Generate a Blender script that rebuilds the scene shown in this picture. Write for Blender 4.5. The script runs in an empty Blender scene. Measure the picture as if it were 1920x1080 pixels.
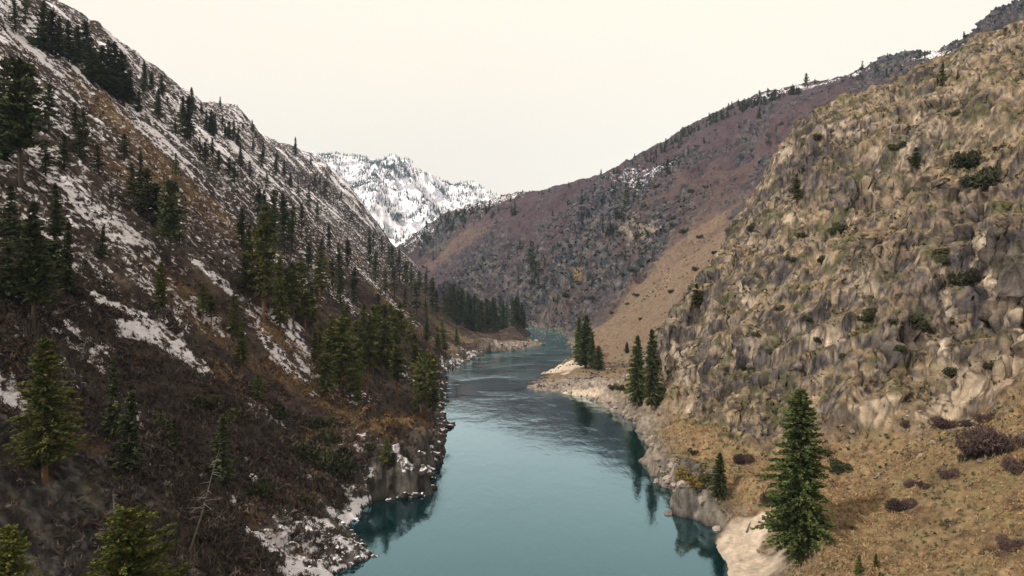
import bpy, math, random
import numpy as np
from mathutils import Vector, Matrix

SC = bpy.context.scene
# ------------------------------------------------------------------ camera
CAM_Z = 40.0
F = 1280.0                        # focal length in pixels of the 1920 wide photograph
cam_d = bpy.data.cameras.new("camera")
cam_d.lens = 24.0
cam_d.sensor_width = 36.0
cam_d.clip_start = 0.5
cam_d.clip_end = 20000.0
cam = bpy.data.objects.new("camera", cam_d)
cam.location = (0, 0, CAM_Z)
cam.rotation_euler = (math.radians(90), 0, 0)
SC.collection.objects.link(cam)
SC.camera = cam

# ------------------------------------------------------------------ sky and sun (thin white overcast, soft sun from the left)
SUN_EL, SUN_AZ = math.radians(40), math.radians(-122)      # azimuth from +Y, clockwise
wd = bpy.data.worlds.new("World")
SC.world = wd
wd.use_nodes = True
nt = wd.node_tree
nt.nodes.clear()
wo = nt.nodes.new("ShaderNodeOutputWorld")
bg = nt.nodes.new("ShaderNodeBackground")
sky = nt.nodes.new("ShaderNodeTexSky")
sky.sky_type = 'NISHITA'
sky.sun_disc = False
sky.sun_elevation = SUN_EL
sky.sun_rotation = SUN_AZ
tc = nt.nodes.new("ShaderNodeTexCoord")
nz = nt.nodes.new("ShaderNodeTexNoise")
nz.inputs["Scale"].default_value = 1.3
nz.inputs["Detail"].default_value = 4
rp = nt.nodes.new("ShaderNodeValToRGB")
rp.color_ramp.elements[0].position = 0.3
rp.color_ramp.elements[0].color = (11.8, 10.4, 8.9, 1)
rp.color_ramp.elements[1].position = 0.7
rp.color_ramp.elements[1].color = (12.3, 11.1, 9.1, 1)
mx = nt.nodes.new("ShaderNodeMix")
mx.data_type = 'RGBA'
mx.inputs[0].default_value = 0.96         # cloud cover over the clear sky
nt.links.new(tc.outputs["Generated"], nz.inputs["Vector"])
nt.links.new(nz.outputs["Fac"], rp.inputs[0])
nt.links.new(sky.outputs[0], mx.inputs[6])
nt.links.new(rp.outputs[0], mx.inputs[7])
nt.links.new(mx.outputs[2], bg.inputs[0])
bg.inputs[1].default_value = 0.1
nt.links.new(bg.outputs[0], wo.inputs[0])

sun_d = bpy.data.lights.new("sun", 'SUN')
sun_d.energy = 4.0
sun_d.angle = math.radians(3)
sun_d.color = (1.0, 0.93, 0.82)
sun = bpy.data.objects.new("sun", sun_d)
sdir = Vector((math.sin(SUN_AZ) * math.cos(SUN_EL), math.cos(SUN_AZ) * math.cos(SUN_EL), math.sin(SUN_EL)))
sun.rotation_euler = sdir.to_track_quat('Z', 'Y').to_euler()
sun.location = (-60, -60, 200)
SC.collection.objects.link(sun)

SC.view_settings.view_transform = 'Standard'
SC.view_settings.look = 'None'
SC.view_settings.exposure = 0.0
SC.view_settings.gamma = 1.0

rng = np.random.default_rng(7)
random.seed(7)

# ------------------------------------------------------------------ numpy noise
def _hash(ix, iy, iz):
    h = (ix.astype(np.uint32) * np.uint32(374761393)) ^ (iy.astype(np.uint32) * np.uint32(668265263)) ^ (iz.astype(np.uint32) * np.uint32(2246822519))
    h = (h ^ (h >> np.uint32(13))) * np.uint32(1274126177)
    h ^= h >> np.uint32(16)
    h *= np.uint32(2654435761)
    return h ^ (h >> np.uint32(15))

def perlin(x, y, z=None, seed=0):
    x = np.asarray(x, np.float32) + seed * 17.31
    y = np.asarray(y, np.float32) + seed * 5.77
    z = np.zeros_like(x) + seed * 0.37 if z is None else np.asarray(z, np.float32) + seed * 9.13
    fx, fy, fz = np.floor(x), np.floor(y), np.floor(z)
    ix, iy, iz = fx.astype(np.int64), fy.astype(np.int64), fz.astype(np.int64)
    x, y, z = x - fx, y - fy, z - fz
    u, v, w = (t * t * t * (t * (t * 6 - 15) + 10) for t in (x, y, z))
    out = None
    def g(dx, dy, dz):
        h = _hash(ix + dx, iy + dy, iz + dz) & np.uint32(15)
        a, b, c = x - dx, y - dy, z - dz
        p = np.where(h < 8, a, b)
        q = np.where(h < 4, b, np.where((h == 12) | (h == 14), a, c))
        return np.where(h & 1, -p, p) + np.where(h & 2, -q, q)
    def lx(dy, dz):
        a = g(0, dy, dz)
        return a + u * (g(1, dy, dz) - a)
    def ly(dz):
        a = lx(0, dz)
        return a + v * (lx(1, dz) - a)
    a = ly(0)
    return (a + w * (ly(1) - a)).astype(np.float32)

def fbm(x, y, z=None, n=3, seed=0, gain=0.5):
    s, a = 0, 1.0
    for k in range(n):
        f = 2.03 ** k
        s = s + a * perlin(x * f, y * f, None if z is None else z * f, seed + k)
        a *= gain
    return s

def ridged(x, y, z=None, n=3, seed=0):
    s, a = 0, 1.0
    for k in range(n):
        f = 2.03 ** k
        s = s + a * (1 - 2.2 * np.abs(perlin(x * f, y * f, None if z is None else z * f, seed + k)))
        a *= 0.5
    return s / 1.6

def sst(a, b, x):
    t = np.clip((x - a) / (b - a), 0, 1)
    return t * t * (3 - 2 * t)

def cells(x, y, z, seed=0, facet=None):
    """cellular noise: distance to nearest point, to second nearest, and a random value of the cell"""
    fx, fy, fz = np.floor(x).astype(np.int64), np.floor(y).astype(np.int64), np.floor(z).astype(np.int64)
    d1 = np.full(x.shape, 9.0, np.float32); d2 = d1.copy(); r = np.zeros(x.shape, np.float32)
    for i in (-1, 0, 1):
        for j in (-1, 0, 1):
            for k in (-1, 0, 1):
                h = _hash(fx + i + seed, fy + j, fz + k)
                px = fx + i + (h & np.uint32(1023)) / 1023.0
                py = fy + j + ((h >> np.uint32(10)) & np.uint32(1023)) / 1023.0
                pz = fz + k + ((h >> np.uint32(20)) & np.uint32(1023)) / 1023.0
                d = ((px - x) ** 2 + (py - y) ** 2 + (pz - z) ** 2).astype(np.float32)
                near = d < d1
                d2 = np.where(near, d1, np.minimum(d2, d))
                r = np.where(near, (h & np.uint32(255)) / 255.0, r).astype(np.float32)
                if facet is not None:
                    tx = ((h >> np.uint32(3)) & np.uint32(255)) / 127.5 - 1; ty = ((h >> np.uint32(12)) & np.uint32(255)) / 127.5 - 1; tz = ((h >> np.uint32(21)) & np.uint32(255)) / 127.5 - 1
                    facet[:] = np.where(near, (x - px) * tx + (y - py) * ty + (z - pz) * tz, facet)
                d1 = np.where(near, d, d1)
    return np.sqrt(d1), np.sqrt(d2), r

# ------------------------------------------------------------------ plan of the canyon, in metres
def P(px, py, Y):                 # a measured sight line at distance Y, as a point of the place
    return ((px - 960) / F * Y, Y, CAM_Z - (py - 540) / F * Y)

def bank(px, py):                 # a point of the waterline (z = 0)
    Y = CAM_Z * F / (py - 540.0)
    return ((px - 960) / F * Y, Y)

LEFT = [(-27, -400), (-26, 0), (-25, 60)] + [bank(*p) for p in (
    (624, 1078), (690, 1042), (668, 1012), (652, 990), (668, 958), (700, 944), (742, 937), (796, 930), (800, 915),
    (822, 868), (828, 846), (818, 832), (846, 800), (826, 788), (832, 762), (826, 742), (838, 722), (832, 702), (850, 688), (880, 674),
    (905, 662), (960, 656), (1008, 650), (1018, 644), (1000, 639), (986, 632))] + [
    (16, 600), (10, 640), (-25, 700), (-80, 770), (-140, 850), (-215, 960), (-320, 1100), (-480, 1300)]
RIGHT = [(31, -400), (30, 0), (30, 60)] + [bank(*p) for p in (
    (1366, 1080), (1352, 1030), (1342, 992), (1270, 966), (1262, 932), (1240, 905), (1208, 868), (1218, 840), (1206, 815), (1190, 790), (1142, 766),
    (1112, 746), (1060, 738), (985, 728), (1008, 708), (1040, 690), (1072, 678), (1084, 662), (1072, 648), (1064, 634))] + [
    (46, 600), (40, 650), (20, 690), (-25, 765), (-90, 850), (-150, 935), (-225, 1045), (-330, 1180), (-480, 1400)]

def seg_dist(x, y, poly):
    best = np.full(x.shape, 1e9, np.float32)
    for (x0, y0), (x1, y1) in zip(poly[:-1], poly[1:]):
        dx, dy = x1 - x0, y1 - y0
        t = np.clip(((x - x0) * dx + (y - y0) * dy) / (dx * dx + dy * dy), 0, 1)
        best = np.minimum(best, (x - x0 - t * dx) ** 2 + (y - y0 - t * dy) ** 2)
    return np.sqrt(best)

def in_river(x, y):
    poly = LEFT + RIGHT[::-1]
    ins = np.zeros(x.shape, bool)
    n = len(poly)
    for i in range(n):
        x0, y0 = poly[i]; x1, y1 = poly[(i + 1) % n]
        if y0 == y1:
            continue
        c = ((y0 > y) != (y1 > y)) & (x < (x1 - x0) * (y - y0) / (y1 - y0) + x0)
        ins ^= c
    return ins

CT = []
def lerp_bank(poly, Y):
    ys = [p[1] for p in poly]; xs = [p[0] for p in poly]
    return float(np.interp(Y, ys, xs))
# left wall: nearly straight slope of 41 degrees under a level ridge
for Y in (-300, -100, 0, 40, 70, 100, 130, 160, 200, 250, 310, 380, 450, 520):
    b = -26 if Y < 400 else (-30, -38)[Y > 500]
    for d, z in ((9, 6.0), (26, 19), (60, 49), (110, 94), (160, 139), (205, 180), (226, 198), (300, 190), (420, 170)):
        CT.append((b - d, Y, z))
for Y, rows in ((600, ((-40, 6), (-70, 26), (-110, 60), (-160, 107), (-210, 152), (-247, 197), (-330, 185))),
                (700, ((-70, 10), (-100, 42), (-140, 82), (-185, 125), (-235, 178), (-262, 200), (-340, 185)))):
    for x, z in rows:
        CT.append((x, Y, z))
# the nose of the left spur, seen against the sky and the far hill
for p in ((600, 318, 870), (625, 350, 860), (645, 385, 850), (672, 408, 845), (700, 432, 835), (722, 452, 825), (745, 480, 805), (770, 505, 775), (800, 535, 730),
          (835, 572, 690), (870, 597, 660), (560, 300, 850), (500, 262, 700), (420, 215, 590), (300, 150, 480), (180, 55, 400)):
    CT.append(P(*p))
CT += [(-330, 1000, 130), (-250, 950, 60), (-400, 1100, 120), (-190, 870, 30), (-120, 790, 12), (-60, 700, 4), (-10, 650, 2.5), (0, 600, 3), (-18, 540, 3),
       (-10, 500, 2), (6, 490, 1.2)]
CT += [(-19, 134, 7.0), (-25, 137, 9.0), (-19, 148, 7.5), (-24, 160, 9), (-18, 168, 5)]
# right bank: benches, rock wall, spurs
for p in ((1500, 1042, 92), (1560, 880, 118), (1620, 850, 120), (1750, 800, 125), (1920, 770, 100), (1920, 1080, 70), (1700, 960, 92), (1750, 1075, 78),
          (1920, 600, 118), (1920, 400, 137), (1920, 200, 168), (1920, 70, 205), (1860, 85, 225), (1800, 120, 243), (1740, 185, 258), (1700, 240, 262), (1620, 247, 255),
          (1560, 236, 246), (1480, 260, 240), (1440, 310, 240), (1400, 370, 240), (1385, 450, 236), (1340, 490, 232), (1300, 540, 228), (1258, 600, 222),
          (1240, 700, 214), (1500, 400, 202), (1500, 550, 172), (1400, 600, 186), (1700, 500, 147), (1700, 320, 188), (1600, 700, 136), (1450, 750, 150),
          (1350, 860, 146), (1300, 800, 170), (1700, 690, 126), (1800, 600, 127), (1600, 400, 190), (1800, 400, 150), (1800, 250, 185),
          # the tan debris slope behind the rock wall
          (1130, 655, 400), (1120, 620, 480), (1200, 600, 400), (1200, 560, 440), (1300, 520, 400), (1300, 480, 450), (1385, 462, 380), (1430, 420, 400), (1160, 690, 330), (1210, 690, 300), (1190, 740, 262), (1130, 725, 285),
          (1090, 700, 330), (1090, 640, 520), (1420, 400, 520),
          # the long far hill
          (1000, 590, 700), (1050, 520, 700), (1100, 450, 720), (1200, 400, 700), (1200, 500, 600), (1100, 560, 620), (1300, 350, 700), (1300, 425, 600),
          (1400, 330, 660), (1500, 220, 700), (1600, 200, 700), (1700, 200, 660), (1800, 200, 600), (1640, 235, 600),
          (1920, 2, 700), (1860, 32, 720), (1800, 85, 745), (1740, 108, 800), (1690, 100, 822), (1640, 118, 835), (1600, 142, 850), (1510, 158, 885), (1420, 178, 920), (1360, 205, 940), (1300, 236, 960),
          (1200, 291, 1000), (1120, 332, 1030), (1040, 352, 1060), (960, 367, 1090), (880, 388, 1130), (830, 405, 1160), (798, 428, 1185), (776, 470, 1215),
          (900, 480, 950), (850, 500, 1000), (800, 505, 1085), (900, 430, 1030), (950, 550, 800), (900, 540, 880), (1000, 420, 930), (1050, 400, 930),
          (1200, 340, 880), (1300, 290, 860), (1400, 250, 830), (1060, 612, 640), (1000, 600, 720)):
    CT.append(P(*p))
for p in ((1920, 2, 700), (1800, 85, 745), (1690, 100, 822), (1510, 158, 885), (1300, 236, 960), (1120, 332, 1030), (960, 367, 1090), (798, 428, 1185)):
    x, y, z = P(*p)
    CT.append((x + 90, y + 160, z - 45)); CT.append((x + 160, y + 400, z - 90))
CT += [(66, 0, 16), (66, -200, 16), (110, 0, 52), (110, -200, 52), (180, 0, 105), (180, -200, 105), (260, -100, 160), (300, 100, 170), (250, 150, 150), (230, 200, 150),
       (45, 40, 5), (60, 60, 13), (150, 90, 84), (210, 250, 120), (190, 330, 95), (160, 320, 75), (250, 350, 120), (300, 480, 175), (380, 400, 200), (420, 550, 240),
       (500, 600, 300), (560, 300, 300), (600, 0, 300), (-600, 0, 170), (-600, 600, 170), (-160, 1400, 60), (-500, 1500, 60), (130, 285, 66), (105, 290, 52), (85, 270, 30), (90, 310, 35)]
CT = np.array(CT, np.float64)
RC = 14.0
def _fit():
    d = np.sqrt((CT[:, None, 0] - CT[None, :, 0]) ** 2 + (CT[:, None, 1] - CT[None, :, 1]) ** 2 + RC * RC)
    n = len(CT)
    d[np.arange(n), np.arange(n)] -= 1.2        # light smoothing
    A = np.zeros((n + 3, n + 3)); A[:n, :n] = d
    Q = np.c_[np.ones(n), CT[:, 0] / 100, CT[:, 1] / 100]
    A[:n, n:] = Q; A[n:, :n] = Q.T
    return np.linalg.solve(A, np.r_[CT[:, 2], 0, 0, 0])
WT = _fit()

def rbf(x, y):
    n = len(CT)
    s = (WT[n] + WT[n + 1] * x / 100 + WT[n + 2] * y / 100).astype(np.float64)
    for i in range(n):
        s += WT[i] * np.sqrt((x - CT[i, 0]) ** 2 + (y - CT[i, 1]) ** 2 + RC * RC)
    return s.astype(np.float32)

CREST = [P(*p)[:2] for p in ((1920, 2, 700), (1800, 85, 745), (1690, 100, 822), (1510, 158, 885), (1300, 236, 960), (1120, 332, 1030), (960, 367, 1090), (798, 428, 1185), (776, 470, 1215))]

def terrain(x, y):
    """height, signed distance to the water, left-side weight, rock weight"""
    shp = x.shape
    x = x.ravel().astype(np.float32); y = y.ravel().astype(np.float32)
    j = 1.0 + 0.004 * np.clip(y, 0, 600)
    sm_ = 1 - .85 * np.exp(-(((x - 33) / 9) ** 2 + ((y - 98) / 15) ** 2))
    wx = x + 1.6 * sm_ * j * fbm(x / 7, y / 7, n=3, seed=3)
    wy = y + 1.6 * sm_ * j * fbm(x / 7, y / 7, n=3, seed=8)
    wx = wx + .8 * j * sm_ * fbm(x / 2.4, y / 2.4, n=2, seed=5); wy = wy + .8 * j * sm_ * fbm(x / 2.4, y / 2.4, n=2, seed=9)
    dl = seg_dist(wx, wy, LEFT); dr = seg_dist(wx, wy, RIGHT)
    ins = in_river(wx, wy)
    sd = np.minimum(dl, dr)
    left = sst(-14, 14, dr - dl)
    z = rbf(x, y)
    up = sst(8, 60, sd)
    # ribs and gullies running down the fall line of the left wall
    rib = ridged(y / 62 + 0.25 * perlin(x / 60, y / 60, seed=2), x / 260, n=2, seed=11) - 0.35
    fine = ridged(y / 17 + 0.4 * perlin(x / 25, y / 25, seed=4), x / 75, n=3, seed=12) - 0.35
    zl = z + left * up * (6.0 * rib + 2.4 * fine + 1.9 * fbm(x / 10, y / 10, n=4, seed=13) + 3.0 * sst(90, 170, z) * fbm(x / 22, y / 22, n=3, seed=14))
    # far hill: spurs running down to the river
    far = sst(380, 620, y) * (1 - left)
    u = (0.86 * x - 0.5 * y); v = (0.5 * x + 0.86 * y)
    spur = ridged(u / 150 + 0.3 * perlin(x / 120, y / 120, seed=5), v / 420, n=3, seed=21) - 0.4
    fs = ridged(u / 42 + 0.3 * perlin(x / 50, y / 50, seed=6), v / 120, n=4, seed=23) - 0.4
    cw = np.clip(seg_dist(x, y, CREST) / 130, .28, 1)
    zf = far * up * (cw * (21 * spur + 10 * fs) + 2.6 * fbm(x / 14, y / 14, n=4, seed=25))
    # near rock wall of the right bank
    pt_ = np.exp(-(((x - 31) / 9) ** 2 + ((y - 130) / 20) ** 2)) * (1 - left)
    rk = (1 - left) * sst(86, 128, y + 0.35 * (x - 80)) * (1 - sst(262, 330, y)) * sst(3, 14, sd)
    rk = rk * sst(-1.0, 5.0, z - (4.0 + 0.30 * np.clip(x - 40, 0, 200) * (1 - sst(118, 150, y))))
    rk = np.maximum(rk, sst(.35, .7, pt_))
    big = ridged(x / 34, y / 34, n=3, seed=31) - 0.4
    col_ = ridged((x - y) / 13 + .5 * perlin(x / 30, y / 30, seed=34), (x + y) / 46, n=4, seed=36) - .4
    zr = rk * (5.0 * big + 3.4 * col_ + 2.2 * fbm(x / 8, y / 8, n=4, seed=33))
    mid = (1 - left) * up * sst(300, 360, y) * (1 - sst(480, 620, y))
    zm = mid * 1.8 * fbm(x / 22, y / 22, n=4, seed=35)
    beach = np.exp(-(((x - 35) / 6) ** 2 + ((y - 98) / 14) ** 2))
    zg = (1 - np.clip(beach * 1.3, 0, 1)) * (1 - left) * (1 - sst(85, 130, y)) * sst(4, 20, sd) * 0.7 * fbm(x / 6, y / 6, n=4, seed=37)
    z = zl + zf + zr + zm + zg
    # terraces on the rock wall and along rocky banks
    st = 6.5
    wv = 9 * perlin(x / 34, y / 34, seed=41) + 3.5 * perlin(x / 11, y / 11, seed=42) + .22 * y
    q = (z + wv) / st
    fr = q - np.floor(q)
    ter = (np.floor(q) + sst(0.50, 0.95, fr)) * st - wv
    z = z + (ter - z) * rk * np.clip(0.12 + 0.9 * perlin(x / 20, y / 20, seed=43), 0, .6)
    # meet the water
    cliff = 0.55 + 1.2 * np.exp(-(((x + 22) / 12) ** 2 + ((y - 142) / 20) ** 2)) + 0.5 * sst(0, .3, perlin(x / 18, y / 18, seed=45))
    bar = 1.2 * np.exp(-(((x - 14) / 24) ** 2 + ((y - 300) / 55) ** 2)) + np.exp(-(((x - 8) / 30) ** 2 + ((y - 500) / 40) ** 2)) \
        + np.exp(-(((x - 34) / 7) ** 2 + ((y - 98) / 16) ** 2)) + np.exp(-(((x + 27) / 4) ** 2 + ((y - 116) / 7) ** 2))
    cliff = cliff * (1 - 0.85 * np.clip(bar, 0, 1))
    low = 0.15 + cliff * sd + 0.5 * np.abs(fbm(x / 3, y / 3, n=3, seed=47)) * np.clip(sd, 0, 3) / 3 * (1 - np.clip(bar, 0, 1))
    g1_ = np.exp(-(((x + 20) / 11) ** 2 + ((y - 146) / 24) ** 2)); g2_ = np.exp(-(((x - 31) / 8) ** 2 + ((y - 128) / 17) ** 2))
    crag = np.clip(g1_ + g2_, 0, 1)
    low = low + crag * (np.minimum(2.6 * sd, 5.5 + 4.5 * fbm(x / 4, y / 4, n=3, seed=49)) - low) * .9 * (sd < 14)
    k = sst(3, 22, sd)
    zz = low * (1 - k) + np.maximum(z, np.minimum(low, 3.0)) * k
    zz = np.where(ins, -np.clip(sd * 0.55, 0.12, 7), zz)
    sd = np.where(ins, -sd, sd)
    return (zz.reshape(shp), sd.reshape(shp).astype(np.float32), left.reshape(shp).astype(np.float32),
            rk.reshape(shp).astype(np.float32), far.reshape(shp).astype(np.float32))
# ------------------------------------------------------------------ materials
def new_mat(name):
    m = bpy.data.materials.new(name)
    m.use_nodes = True
    n = m.node_tree.nodes
    b = n.get("Principled BSDF")
    b.inputs["Specular IOR Level"].default_value = 0.25
    return m, m.node_tree, n, b

def math_node(t, op, a, b=None, c=None, clamp=False):
    n = t.nodes.new("ShaderNodeMath"); n.operation = op; n.use_clamp = clamp
    for i, v in enumerate((a, b, c)):
        if v is None: continue
        if isinstance(v, (int, float)): n.inputs[i].default_value = v
        else: t.links.new(v, n.inputs[i])
    return n.outputs[0]

def mix_col(t, fac, a, b, blend='MIX'):
    n = t.nodes.new("ShaderNodeMix"); n.data_type = 'RGBA'; n.blend_type = blend
    for i, v in ((0, fac), (6, a), (7, b)):
        if isinstance(v, (int, float)): n.inputs[i].default_value = v
        elif isinstance(v, tuple): n.inputs[i].default_value = v
        else: t.links.new(v, n.inputs[i])
    return n.outputs[2]

def noise_node(t, vec, scale, detail=4, rough=0.55):
    n = t.nodes.new("ShaderNodeTexNoise")
    n.inputs["Scale"].default_value = scale; n.inputs["Detail"].default_value = detail
    n.inputs["Roughness"].default_value = rough
    t.links.new(vec, n.inputs["Vector"])
    return n.outputs["Fac"]

def ground_material():
    m, t, n, b = new_mat("hillside_ground")
    geo = n.new("ShaderNodeNewGeometry")
    pos = geo.outputs["Position"]
    col = n.new("ShaderNodeAttribute"); col.attribute_name = "Col"
    msk = n.new("ShaderNodeAttribute"); msk.attribute_name = "Mask"
    sep = n.new("ShaderNodeSeparateColor"); t.links.new(msk.outputs["Color"], sep.inputs[0])
    snow, rock = sep.outputs[0], sep.outputs[1]
    mp = n.new("ShaderNodeMapping"); mp.inputs["Scale"].default_value = (1, 1, 0.3)
    t.links.new(pos, mp.inputs["Vector"])
    n1 = noise_node(t, pos, 0.9, 5, 0.65)
    n2 = noise_node(t, mp.outputs[0], 0.55, 6, 0.7)
    f1 = math_node(t, 'MULTIPLY_ADD', n1, 1.5, 0.25)
    f2 = math_node(t, 'MULTIPLY_ADD', n2, 2.9, -0.4)
    fm = n.new("ShaderNodeMix"); fm.data_type = 'FLOAT'
    t.links.new(rock, fm.inputs[0]); t.links.new(f1, fm.inputs[2]); t.links.new(f2, fm.inputs[3])
    cmb = n.new("ShaderNodeCombineColor")
    for i in range(3): t.links.new(fm.outputs[0], cmb.inputs[i])
    c = mix_col(t, 1.0, col.outputs["Color"], cmb.outputs[0], 'MULTIPLY')
    # fractured rock: pale broken faces and dark veins running down the wall
    mp4 = n.new("ShaderNodeMapping"); mp4.inputs["Scale"].default_value = (1, 1, .22)
    t.links.new(pos, mp4.inputs["Vector"])
    ns = noise_node(t, mp4.outputs[0], .42, 8, .68)
    pale = math_node(t, 'MULTIPLY', math_node(t, 'MULTIPLY_ADD', ns, 14.0, -8.3, clamp=True), math_node(t, 'MULTIPLY', rock, .55))
    dark = math_node(t, 'MULTIPLY', math_node(t, 'MULTIPLY_ADD', ns, -14.0, 6.1, clamp=True), math_node(t, 'MULTIPLY', rock, .62))
    lighter = mix_col(t, 1.0, c, (1.9, 1.8, 1.65, 1), 'MULTIPLY')
    darker = mix_col(t, 1.0, c, (.34, .33, .35, 1), 'MULTIPLY')
    c = mix_col(t, dark, mix_col(t, pale, c, lighter), darker)
    mp5 = n.new("ShaderNodeMapping"); mp5.inputs["Scale"].default_value = (1, 1, .10)
    t.links.new(pos, mp5.inputs["Vector"])
    nl = noise_node(t, mp5.outputs[0], .33, 6, .62)
    streak = math_node(t, 'MULTIPLY', math_node(t, 'MULTIPLY_ADD', nl, -12.0, 5.5, clamp=True), math_node(t, 'MULTIPLY', rock, .55))
    c = mix_col(t, streak, c, mix_col(t, 1.0, c, (.42, .40, .43, 1), 'MULTIPLY'))
    # snow lies where the mask and fine noise agree
    n3 = noise_node(t, pos, 0.5, 7, 0.70)
    sn = math_node(t, 'MULTIPLY_ADD', n3, 5.0, -2.6)
    sn = math_node(t, 'ADD', snow, sn)
    sn = math_node(t, 'MULTIPLY_ADD', sn, 2.4, -.75, clamp=True)
    gate = math_node(t, 'MULTIPLY', snow, 12.0, clamp=True)
    sn = math_node(t, 'MULTIPLY', sn, gate)
    c = mix_col(t, sn, c, (0.90, 0.87, 0.92, 1))
    t.links.new(c, b.inputs["Base Color"])
    b.inputs["Roughness"].default_value = 0.95
    b.inputs["Specular IOR Level"].default_value = 0.1
    nb = noise_node(t, pos, 1.6, 8, 0.7)
    vo = n.new("ShaderNodeTexVoronoi"); vo.feature = 'F1'; vo.inputs["Scale"].default_value = 1.0
    mp3 = n.new("ShaderNodeMapping"); mp3.inputs["Scale"].default_value = (.75, .75, .28)
    t.links.new(pos, mp3.inputs["Vector"]); t.links.new(mp3.outputs[0], vo.inputs["Vector"])
    vh = math_node(t, 'MULTIPLY', math_node(t, 'MULTIPLY', vo.outputs["Distance"], rock), 1.1)
    nb = math_node(t, 'ADD', nb, vh)
    bp = n.new("ShaderNodeBump"); bp.inputs["Strength"].default_value = 0.9; bp.inputs["Distance"].default_value = 0.9
    t.links.new(nb, bp.inputs["Height"]); t.links.new(bp.outputs[0], b.inputs["Normal"])
    return m
MAT_GROUND = ground_material()

def link_mesh(name, verts, faces_quads=None, tris=None, mat=None, smooth=True):
    me = bpy.data.meshes.new(name)
    verts = np.ascontiguousarray(verts, np.float32)
    polys = []
    nl = 0
    loops = []
    starts = []
    tot = []
    if faces_quads is not None and len(faces_quads):
        q = np.asarray(faces_quads, np.int32); loops.append(q.ravel())
        starts.append(np.arange(len(q), dtype=np.int32) * 4); nl = q.size
    if tris is not None and len(tris):
        q = np.asarray(tris, np.int32); loops.append(q.ravel())
        starts.append(nl + np.arange(len(q), dtype=np.int32) * 3)
    loops = np.concatenate(loops); starts = np.concatenate(starts)
    me.vertices.add(len(verts)); me.vertices.foreach_set("co", verts.ravel())
    me.loops.add(len(loops)); me.loops.foreach_set("vertex_index", loops)
    me.polygons.add(len(starts)); me.polygons.foreach_set("loop_start", starts)
    me.update(calc_edges=True)
    if smooth:
        me.polygons.foreach_set("use_smooth", np.ones(len(starts), bool))
    if mat: me.materials.append(mat)
    o = bpy.data.objects.new(name, me)
    SC.collection.objects.link(o)
    return o

def set_attr(o, name, rgb):
    a = o.data.attributes.new(name, 'FLOAT_COLOR', 'POINT')
    c = np.ones((len(rgb), 4), np.float32); c[:, :rgb.shape[1]] = rgb
    a.data.foreach_set("color", c.ravel())

# ------------------------------------------------------------------ polar grids of ground around the camera
def polar(a0, a1, na, r0, r1, nr):
    az = np.radians(np.linspace(a0, a1, na)).astype(np.float64)
    rr = np.exp(np.linspace(math.log(r0), math.log(r1), nr))
    R, A = np.meshgrid(rr, az, indexing='ij')
    return R * np.sin(A), R * np.cos(A)

QUAL = 1.12
NA, NR = int(1500 * QUAL), int(1120 * QUAL)
GX, GY = polar(-47, 47, NA, 30, 1750, NR)
GZ, GSD, GLEFT, GROCK, GFAR = terrain(GX, GY)

def hit(px, py):
    """where the sight line through a measured point of the photograph meets the ground (metres)"""
    az = math.degrees(math.atan((px - 960) / F))
    c = (az + 47) / 94 * (NA - 1)
    c = min(max(int(round(c)), 0), NA - 1)
    Y = GY[:, c]
    ray = CAM_Z - (py - 540) / F * Y
    i = np.argmax(GZ[:, c] >= ray)
    if GZ[i, c] < ray[i]: i = NR - 1
    return (float((px - 960) / F * Y[i]), float(Y[i]), float(GZ[i, c]))

def grid_faces(nr, na, flip=False):
    idx = np.arange(nr * na).reshape(nr, na)
    return np.stack([idx[:-1, :-1], idx[:-1, 1:], idx[1:, 1:], idx[1:, :-1]], -1).reshape(-1, 4)[:, ::-1]

def grid_normals(X, Y, Z):
    P3 = np.stack([X, Y, Z], -1)
    dr = np.gradient(P3, axis=0); da = np.gradient(P3, axis=1)
    nrm = np.cross(da, dr)
    nrm /= np.linalg.norm(nrm, axis=-1, keepdims=True) + 1e-9
    return np.where(nrm[..., 2:3] < 0, -nrm, nrm)

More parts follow.
